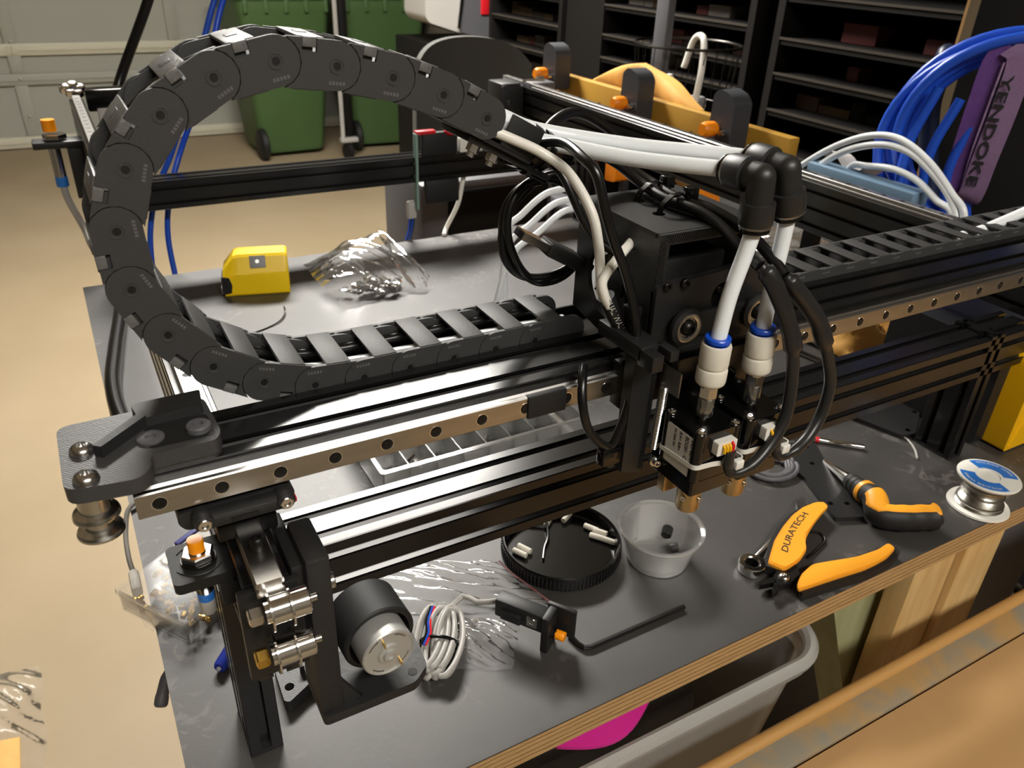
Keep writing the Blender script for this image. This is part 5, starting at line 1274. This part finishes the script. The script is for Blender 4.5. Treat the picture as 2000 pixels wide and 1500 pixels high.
# thick cable dropping past the bench, and blue leads
tag(build(MB().tube(spline([(330, 1290, 520), (240, 1300, 230), (180, 1300, 96), (98, 1300, -60), (62, 1100, -135), (48, 985, -178), (32, 880, -222), (24, 800, -231), (16, 740, -231), (2, 650, -231), (-9, 560, -231), (-6, 470, -231), (14, 400, -231), (40, 350, -231)], 10), 8.5, n=12), 'supply_cable', 'cable_black', smooth=60), 'thick black supply cable dropping from above onto the bench edge', 'cable')
for i, (dx, dy) in enumerate(((0, 0), (16, 18))):
    tag(build(MB().tube(spline([(262+dx, 960+dy, 240), (236+dx, 955+dy, 150), (212+dx, 950+dy, 95), (180+dx, 945, 20), (135+dx, 942+dy, -75), (104+dx*1.2, 938, -130), (84+dx*1.5, 930, -190), (76+dx*1.9, 912, -260), (78+dx*2, 905, -320), (90+dx*2, 930, -600)], 8), 4.2, n=10), 'network_lead', 'blue_cable', smooth=60), 'blue lead hanging behind the back beam', 'cable', 'blue leads behind the back beam')
tag(build(MB().tube(spline([(600, 900, -92), (612, 905, -110), (604, 906, -130), (582, 905, -142), (570, 905, -190), (548, 905, -230), (536, 890, -238)], 8), 4, n=10), 'white_lead', 'cable_white', smooth=60), 'white lead running from the back beam plug down to the bench', 'cable')
bw = thing('wire_bundle', (478, 900, -240), 'clear connector with thin blue wires below the back beam', 'cable')
k = MB(); k.box(474, 490, 894, 906, -205, -175, bev=4); build(k, 'connector', 'light_grey', bw)
for i in range(4): build(MB().tube(spline([(478+i*3, 900, -204), (476+i*2.5, 899, -222), (468+i*3, 896, -239.2)], 6), 1.4, n=7), 'wire', 'navy' if i % 2 else 'blue_cable', bw)
# ------------------------------------------------------------------ garage background
def wheelie(x, y, rz, label):
    b = thing('wheelie_bin', (x, y, FZ), label, 'bin', 'green wheelie bins by the garage door')
    M = T(x, y, FZ) @ R(rz); k = MB(); rings = []
    for z, hx, hy, r in ((30, 205, 190, 40), (60, 220, 205, 44), (880, 282, 290, 50), (905, 290, 300, 50), (960, 292, 302, 50)):
        rings.append([k.bm.verts.new(M @ Vector((u, v, z))) for u, v in rrect(-hx, hx, -hy, hy, r)])
    for A, B in zip(rings, rings[1:]):
        for i in range(len(A)): k.bm.faces.new((A[i], A[(i+1) % len(A)], B[(i+1) % len(A)], B[i]))
    k.bm.faces.new(rings[0]); k.bm.faces.new(list(reversed(rings[-1]))); build(k, 'body', 'bin_green', b)
    for i in range(5): build(MB().box(-260+i*125, -235+i*125, -312, -290, 890, 965, bev=4, M=M), 'rim_rib', 'bin_green', b)
    k = MB(); k.prism(rrect(-300, 300, -315, 310, 50), 'z', 962, 1000, M=M); build(k, 'lid', 'bin_green', b)
    for s in (-1, 1):
        k = MB(); k.lathe([(0, -25), (85, -25), (100, -15), (100, 15), (85, 25), (0, 25)], M @ Vector((s*215, -225 if s < 0 else 150, 100)), M.to_3x3() @ Vector((1, 0, 0)), 24); build(k, 'wheel', 'matte_black', b)
    return b
wheelie(1370, 5350, 3, 'green wheelie bin in front of the garage door beside the chrome trolley post')
wheelie(2055, 5370, -4, 'green wheelie bin partly behind the mesh chair')
tr = thing('trolley', (1690, 4900, FZ), 'grey trolley post with a castor between the two green bins', 'trolley')
build(MB().cyl((1660, 4950, FZ+120), (1660, 4950, 40), 15, n=12), 'post', 'light_grey', tr)
build(MB().box(1640, 1760, 4930, 4980, FZ+110, FZ+140, bev=6), 'foot_bar', 'light_grey', tr)
k = MB(); k.lathe([(0, -15), (50, -15), (50, 15), (0, 15)], (1690, 4950, FZ+51), (1, 0.3, 0), 20); build(k, 'castor', 'matte_black', tr)
build(MB().box(1690, 1740, 4965, 5000, FZ+140, -60, bev=8), 'back_panel', 'shelf_black', tr)
ap = thing('grey_appliance', (1850, 3620, -300), 'pale grey appliance with a red light strip standing on a black cabinet', 'appliance')
k = MB(); k.prism(P2([(1640, 160), (1970, 160), (1980, -240), (1900, -235), (1660, -165), (1640, -140)], 20), 'y', 3500, 3760); build(k, 'body', 'light_grey', ap)
k = MB(); k.prism(P2([(1845, 170), (1975, 170), (1990, -250), (1815, -205)], 8), 'y', 3480, 3502); build(k, 'side_panel', 'grey_plastic', ap)
build(MB().ribbon([(1846, 3474, 170), (1800, 3474, -190)], (1, 0, 0), 14, 8), 'chrome_strip', 'steel', ap)
build(MB().box(1920, 1965, 3470, 3482, -130, 120, bev=6), 'red_strip', 'red_plastic', ap)
tag(build(MB().box(1640, 2010, 3480, 3900, FZ, -256, bev=6), 'black_cabinet', 'shelf_black'), 'low black cabinet under the pale grey appliance', 'cabinet')
# mesh office chair
oc = thing('office_chair', (1000, 1800, FZ), 'grey office chair with a mesh back behind the bench', 'chair')
k = MB()
def cb(u, v):
    x = 840 + 345*u; w = (u-0.5)*2
    return Vector((x, 1800 - 60*w*w - 20*v, -60 - 470*(1-v) + 30*(1-w*w) - (40*(abs(w)**6))*v))
k.grid(cb, 24, 18)
g = bmesh.ops.extrude_face_region(k.bm, geom=k.bm.faces[:])
for e in g['geom']:
    if isinstance(e, bmesh.types.BMVert): e.co.y += 26
build(k, 'backrest', 'chair_mesh', oc, smooth=60)
build(MB().box(960, 1070, 1830, 1860, -700, -300, bev=10), 'back_support', 'grey_plastic', oc)
build(MB().box(790, 1230, 1380, 1820, -690, -610, bev=34), 'seat', 'chair_mesh', oc)
build(MB().cyl((1010, 1600, -690), (1010, 1600, FZ+90), 26, n=16), 'gas_column', 'matte_black', oc)
for i in range(5):
    a = 2*PI*i/5 + 0.3
    build(MB().ribbon([(1010, 1600, FZ+100), (1010+300*math.cos(a), 1600+300*math.sin(a), FZ+70)], (-math.sin(a), math.cos(a), 0), 50, 26), 'base_arm', 'grey_plastic', oc)
    k = MB(); k.lathe([(0, -20), (28, -20), (28, 20), (0, 20)], (1010+290*math.cos(a), 1600+290*math.sin(a), FZ+29), (-math.sin(a), math.cos(a), 0), 14); build(k, 'castor', 'matte_black', oc)
for s, x in ((-1, 780), (1, 1235)): build(MB().box(x-28, x+28, 1480, 1740, -470, -440, bev=10), 'armrest', 'grey_plastic', oc)
# grey tool cases standing behind the bench
tc_ = thing('tool_case', (700, 1180, FZ), 'dark grey ribbed tool case standing behind the bench', 'case')
build(MB().box(590, 900, 1120, 1330, FZ, -215, bev=18), 'body', 'grey_plastic', tc_)
build(MB().box(650, 880, 1110, 1122, -330, -235, bev=8), 'front_recess', 'shelf_black', tc_)
for i in range(6): build(MB().box(660, 870, 1104, 1116, -360-i*34, -346-i*34, bev=3), 'rib', 'matte_black', tc_)
# black cabinets with shelves along the right wall
CXF = 1780
def cabinet(y0, y1, zs, items, label):
    c = thing('shelf_cabinet', (CXF+170, (y0+y1)/2, FZ), label, 'cabinet')
    for y in (y0, y1-25): build(MB().box(CXF, CXF+350, y, y+25, FZ, 1000), 'side_panel', 'shelf_black', c)
    build(MB().box(CXF+335, CXF+350, y0+25, y1-25, FZ, 1000), 'back_panel', 'shelf_black', c)
    for z in zs:
        build(MB().box(CXF+5, CXF+335, y0+25, y1-25, z-18, z), 'shelf', 'shelf_black', c)
        build(MB().box(CXF, CXF+5, y0+25, y1-25, z-5, z+1), 'shelf_edge', 'shelf_edge', c)
    for z in items:
        y = y1-40
        while y > y0+110:
            w = RND.uniform(35, 120); h = RND.uniform(22, 50)
            if RND.random() < 0.55:
                m, nm = RND.choice((('box_pale', 'pale grey'), ('box_red', 'dull red'), ('box_dark', 'dark grey'), ('box_brown', 'brown'), ('shelf_black', 'black')))
                tag(build(MB().box(CXF+90, CXF+150+RND.uniform(0, 120), y-w, y-4, z+0.2, z+h, bev=2), 'small_box', m), 'small %s box on the %s shelf of the cabinet %s' % (nm, {0: 'lower', 1: 'middle', 2: 'upper'}[items.index(z)], label.split('cabinet ')[1]), 'box', 'boxes on the black cabinet shelves')
            y -= w
    return c
cabinet(2520, 3120, (-1100, -760, -480, -292, -197, -89, 10, 110, 330), (-292, -197, -89), 'black shelf cabinet behind the mesh chair')
cabinet(1510, 2270, (-1100, -720, -400, -160, -84, 12, 110, 330), (-160, -84, 12), 'black shelf cabinet beside the wire basket')
cabinet(300, 1430, (-1100, -720, -420, -300, -192, -96, -6, 100, 330), (-192, -96, -6), 'black shelf cabinet beside the louvred panel')
build_ = MB().box(CXF+20, CXF+330, 2272, 2518, FZ, 1000); tag(build(build_, 'filler_panel', 'shelf_black'), 'plain black panel between the shelf cabinets', 'panel')
# clamped board beyond the right side beam
bd = thing('drilled_board', (965, 960, -150), 'yellow-brown board with a row of holes held upright by orange clamps', 'board')
k = MB(); k.box(955, 975, 560, 1290, -150, -40, bev=1.5); bdo = build(k, 'board', 'board_yellow', bd)
k = MB()
for i in range(9): k.cyl((954.7, 640+i*70, -78), (955.2, 640+i*70, -78), 5, n=12)
build(k, 'drilled_hole', 'hole_black', bdo)
def clamp(y, z, lb):
    c = thing('quick_clamp', (925, y, BZ), lb, 'clamp', 'orange quick clamps on the drilled board')
    build(MB().box(920, 932, y-8, y+8, BZ+4, z-20, bev=1), 'bar', 'clamp_grey', c)
    k = MB(); k.prism(P2([(-26, -70), (26, -78), (24, 8), (10, 18), (-14, 12), (-26, 0)], 6), 'x', 916, 952, M=T(0, y, z)); build(k, 'jaw', 'clamp_grey', c)
    k = MB(); k.lathe([(0, 0), (9, 0), (12, 6), (12, 22), (9, 28), (0, 28)], (915, y+8, z-42), (-1, 0, 0), 14); build(k, 'trigger', 'orange_plastic', c)
    k = MB(); k.lathe([(0, 0), (5, 0), (5, 10), (0, 10)], (915, y-14, z-46), (-1, 0, 0), 10); build(k, 'rivet', 'steel', c)
    k = MB(); k.prism(P2([(-16, -180), (18, -184), (20, -100), (6, -78), (-14, -96)], 7), 'x', 892, 926, M=T(0, y, z)); build(k, 'grip', 'orange_plastic', c)
    build(MB().box(908, 956, y-20, y+20, BZ+0.5, BZ+10, bev=2), 'lower_jaw', 'clamp_grey', c)
clamp(1195, 5, 'orange and black quick clamp at the far end of the drilled board')
clamp(915, -6, 'orange and black quick clamp at the middle of the drilled board')
clamp(672, -4, 'orange and black quick clamp at the near end of the drilled board')
gl2 = thing('leather_apron', (1010, 950, -230), 'tan leather apron draped over the drilled board', 'apron')
k = MB()
def apr(u, v):
    y = 1110 - 300*u; top = -6 + 18*math.sin(PI*u) - 60*abs(u-0.42)*1.2
    z = top - 190*v*v + 4*math.sin(9*u+3*v); x = 986 - 22*math.sin(PI*min(1, v*1.2)) + 40*v + 6*math.sin(12*u)
    return Vector((x, y + 18*math.sin(5*v), z))
k.grid(apr, 30, 18); g = bmesh.ops.extrude_face_region(k.bm, geom=k.bm.faces[:])
for e in g['geom']:
    if isinstance(e, bmesh.types.BMVert): e.co.x += 22
build(k, 'hide', 'tan_leather', gl2, smooth=60)
# wire basket with paper rolls
bs = thing('wire_basket', (1250, 1150, -240), 'black wire mesh basket holding white odds and ends', 'basket')
bc_ = Vector((1240, 1150, -232)); H_ = 250
for z, r_ in ((0, 92), (125, 102), (250, 115)): build(MB().tube([bc_ + Vector((r_*math.cos(a), r_*math.sin(a), z)) for a in [2*PI*i/28 for i in range(28)]], 3.2 if z == 250 else 1.6, n=6, closed=True), 'hoop', 'dark_steel', bs)
wp = []
for i in range(26):
    a = 2*PI*i/26
    build(MB().tube([bc_ + Vector((92*math.cos(a), 92*math.sin(a), 0)), bc_ + Vector((115*math.cos(a+0.25), 115*math.sin(a+0.25), H_))], 0.9, n=4), 'mesh_wire', 'dark_steel', bs)
build(MB().cyl(bc_ + Vector((0, 0, -7)), bc_, 92, n=28), 'base', 'dark_steel', bs)
for i, (dx, dy, hh, r_, m, nm) in enumerate(((-40, 50, 170, 26, 'light_grey', 'crumpled pale paper roll'), (-40, -20, 190, 20, 'label_white', 'slim white tube'), (-10, -60, 150, 24, 'mid_grey', 'grey rolled bag'), (30, 20, 130, 34, 'tan_board', 'brown rolled card'), (-60, 10, 120, 22, 'grey_plastic', 'dark grey bottle'))):
    p = bc_ + Vector((dx, dy, 1)); k = MB(); k.lathe([(0, 0), (r_*.8, 0), (r_, 8), (r_*0.9, hh*0.6), (r_, hh-6), (r_*.8, hh), (0, hh)], p, (0.08*(i-2), -0.1*(i-2), 1), 18)
    tag(build(k, 'paper_roll' if i != 4 else 'bottle', m), nm + ' standing in the wire basket', 'roll' if i != 4 else 'bottle')
tag(build(MB().tube(spline([bc_ + Vector((-20, -20, 205)), bc_ + Vector((-10, -30, 262)), bc_ + Vector((-20, -70, 268)), bc_ + Vector((-40, -100, 215)), bc_ + Vector((-50, -105, 150))], 8), 7, n=10), 'loop_handle', 'white_plastic'), 'bent white strip hooked over the wire basket rim', 'strip')
tag(build(MB().box(1150, 1170, 1120, 1160, BZ, 120, bev=3), 'upright_bar', 'grey_plastic'), 'dark upright bar standing in front of the wire basket', 'post')
# coil of blue air hose with a purple strap
bh = thing('hose_coil', (1010, 270, BZ), 'coil of bright blue air hose standing at the bench end', 'hose')
k = MB(); pts = []; cc = Vector((1010, 262, 10)); uu = Vector((0.55, -0.83, 0)).normalized(); nn = Vector((0.83, 0.55, 0))
for i in range(7*26):
    a = 2*PI*i/26; t_ = i//26; r_ = 118 + 7*math.sin(t_*2.1); pts.append(cc + uu*(r_*1.12*math.cos(a) - (12*math.sin(t_*1.7))) + Vector((0, 0, r_*0.98*math.sin(a) + 8*math.cos(t_*2.9))) + nn*((t_-3)*9 + 5*math.sin(a*2+t_)))
k.tube(spline(pts, 2), 6.4, n=9); build(k, 'hose', 'blue_cable', bh, smooth=60)
for i, (dx, x2) in enumerate(((0, -120), (26, -95), (52, -70), (76, -46))):
    p0 = cc + uu*(-100+dx) + Vector((0, 0, 60-dx*0.4)) - nn*30
    build(MB().tube(spline([p0, p0 + Vector((-14, 10, -70)), p0 + Vector((-18+dx*0.3, 0, -140)), p0 + Vector((10, -20, -205+dx*0.1))], 8), 6, n=9), 'hose_tail', 'blue_cable', bh, smooth=60)
tag(build(MB().tube(spline([(1080, 420, 60), (1062, 420, 92), (1050, 412, 78), (1046, 412, 30), (1052, 400, -30), (1060, 380, -110), (1062, 380, -232)], 8), 13, n=12), 'rubber_hose', 'navy', smooth=60), 'dark navy hose hanging behind the blue hose coil', 'hose')
ps = thing('lashing_strap', (945, 262, -60), 'purple webbing strap with dark lettering hung through the hose coil', 'strap')
k = MB(); k.ribbon(spline([(962, 276, 120), (955, 286, 104), (951, 287, 60), (949, 287, 0), (950, 283, -44), (958, 276, -56)], 8), (0.45, -0.9, 0), 25, 2.2); build(k, 'webbing', 'purple', ps, smooth=60)
k = MB(); k.ribbon(spline([(962, 276, 120), (962, 262, 108), (956, 258, 60), (952, 260, 0), (952, 263, -44), (958, 276, -56)], 8), (0.45, -0.9, 0), 27, 2.2); pw = build(k, 'webbing', 'lilac', ps, smooth=60)
k = MB(); k.tube(spline([(954, 275, 104), (950, 275, 60), (947.6, 276, 0), (948, 274, -44)], 8), 1.2, n=6); build(k, 'stitched_edge', 'purple_edge', ps, smooth=60)
bm = text_mesh('YENDOKE', 30, 0.2, bold=0.6); w = max(v.co.x for v in bm.verts)
k = MB(); k.merge(bm, frame((954, 262, 92), (-0.03, 0.01, -1), (0.45, -0.9, 0)) @ T(0, -7, 3.5) @ Matrix.Diagonal((126/w, 0.5, 1, 1))); build(k, 'lettering', 'ink', pw, smooth=0)
# louvred panel
lv = thing('louvred_panel', (1250, 420, -240), 'brown louvred panel leaning behind the blue hose coil', 'panel')
ML = frame((1205, 505, -236), (0.5, -0.86, 0), (0.1, 0.08, 1))
for a, b in ((0, 14), (366, 380)): build(MB().box(a, b, 0, 700, -12, 12, M=ML), 'stile', 'brown_board', lv)
build(MB().box(-4, 0, 0, 700, -12, 13, M=ML), 'pale_edge', 'tan_board', lv)
for i in range(34): build(MB().box(14, 366, i*20+4, i*20+17, -3, 3, M=ML @ T(0, 0, 0)), 'slat', 'brown_board', lv)
build(MB().box(14, 366, 0, 700, 6, 9, M=ML), 'backing', 'shelf_black', lv)
# white tubes arched over the side beam, blue-grey bar, pale sheet
for i, (pts, r_) in enumerate((([(850, 452, -60), (850, 436, -39), (850, 392, -6), (850, 346, 16), (850, 305, 20), (850, 262, 4), (850, 225, -22), (850, 203, -42), (848, 195, -100)], 4), ([(850, 428, -60), (850, 411, -36), (850, 375, -8), (850, 330, 9), (850, 290, 9), (850, 255, -6), (850, 222, -30), (848, 205, -60), (846, 200, -110)], 4.4), ([(868, 385, -60), (862, 372, -28), (855, 343, -20), (850, 305, -14), (850, 271, -19), (850, 240, -34), (848, 214, -46), (846, 205, -110)], 4))):
    tag(build(MB().tube(spline(pts, 8), r_, n=10), 'air_tube', 'tube_white', smooth=60), ('tallest white air tube arched outside the side beam', 'lower white air tube arched beside the tallest one', 'lowest white air tube arched above the blue-grey bar')[i], 'tube')
k = MB(); k.box(838, 868, 262, 420, -60, -31, bev=2); bb_ = thing('plastic_duct', (853, 340, -240), 'blue-grey slotted plastic duct beside the side beam', 'duct'); build(k, 'duct', 'steel_blue', bb_)
build(MB().box(846, 860, 280, 300, BZ, -60), 'duct_stand', 'shelf_black', bb_); build(MB().box(846, 860, 390, 410, BZ, -60), 'duct_stand', 'shelf_black', bb_)
k = MB(); k.grid(lambda u, v: Vector((862 + 40*v, 430 - 110*u, -26 + 10*math.sin(9*u) - 8*v)), 16, 6); tag(build(k, 'crumpled_wrapper', 'label_white', smooth=60), 'crumpled printed wrapper lying on the blue-grey duct', 'wrapper')
tag(build(MB().tube(spline([(600, 66, 9), (640, 66, 11.5), (672, 66, 16), (715, 66, 24), (775, 70, 36), (860, 80, 50)], 8), 4.4, n=12), 'air_tube', 'tube_white', smooth=60), 'white air tube leaving the far end of the flat cable chain', 'tube')
# pale tubes bent behind the tool head
for i, (dz, dx) in enumerate(((0, 0), (-14, 12), (-26, 24))):
    tag(build(MB().tube(spline([(455-dx, 520, -239+6), (440+dx*.3, 505, -110+dz), (461+dx, 500, -78+dz), (502+dx, 500, -55+dz), (560+dx, 520, -80+dz), (600, 540, -232)], 8), 4, n=10), 'air_tube', 'tube_white', smooth=60), 'pale air tube bent in a bow behind the tool head, %s of the three' % ('tallest', 'middle one', 'lowest')[i], 'tube', 'bowed tubes behind the tool head')
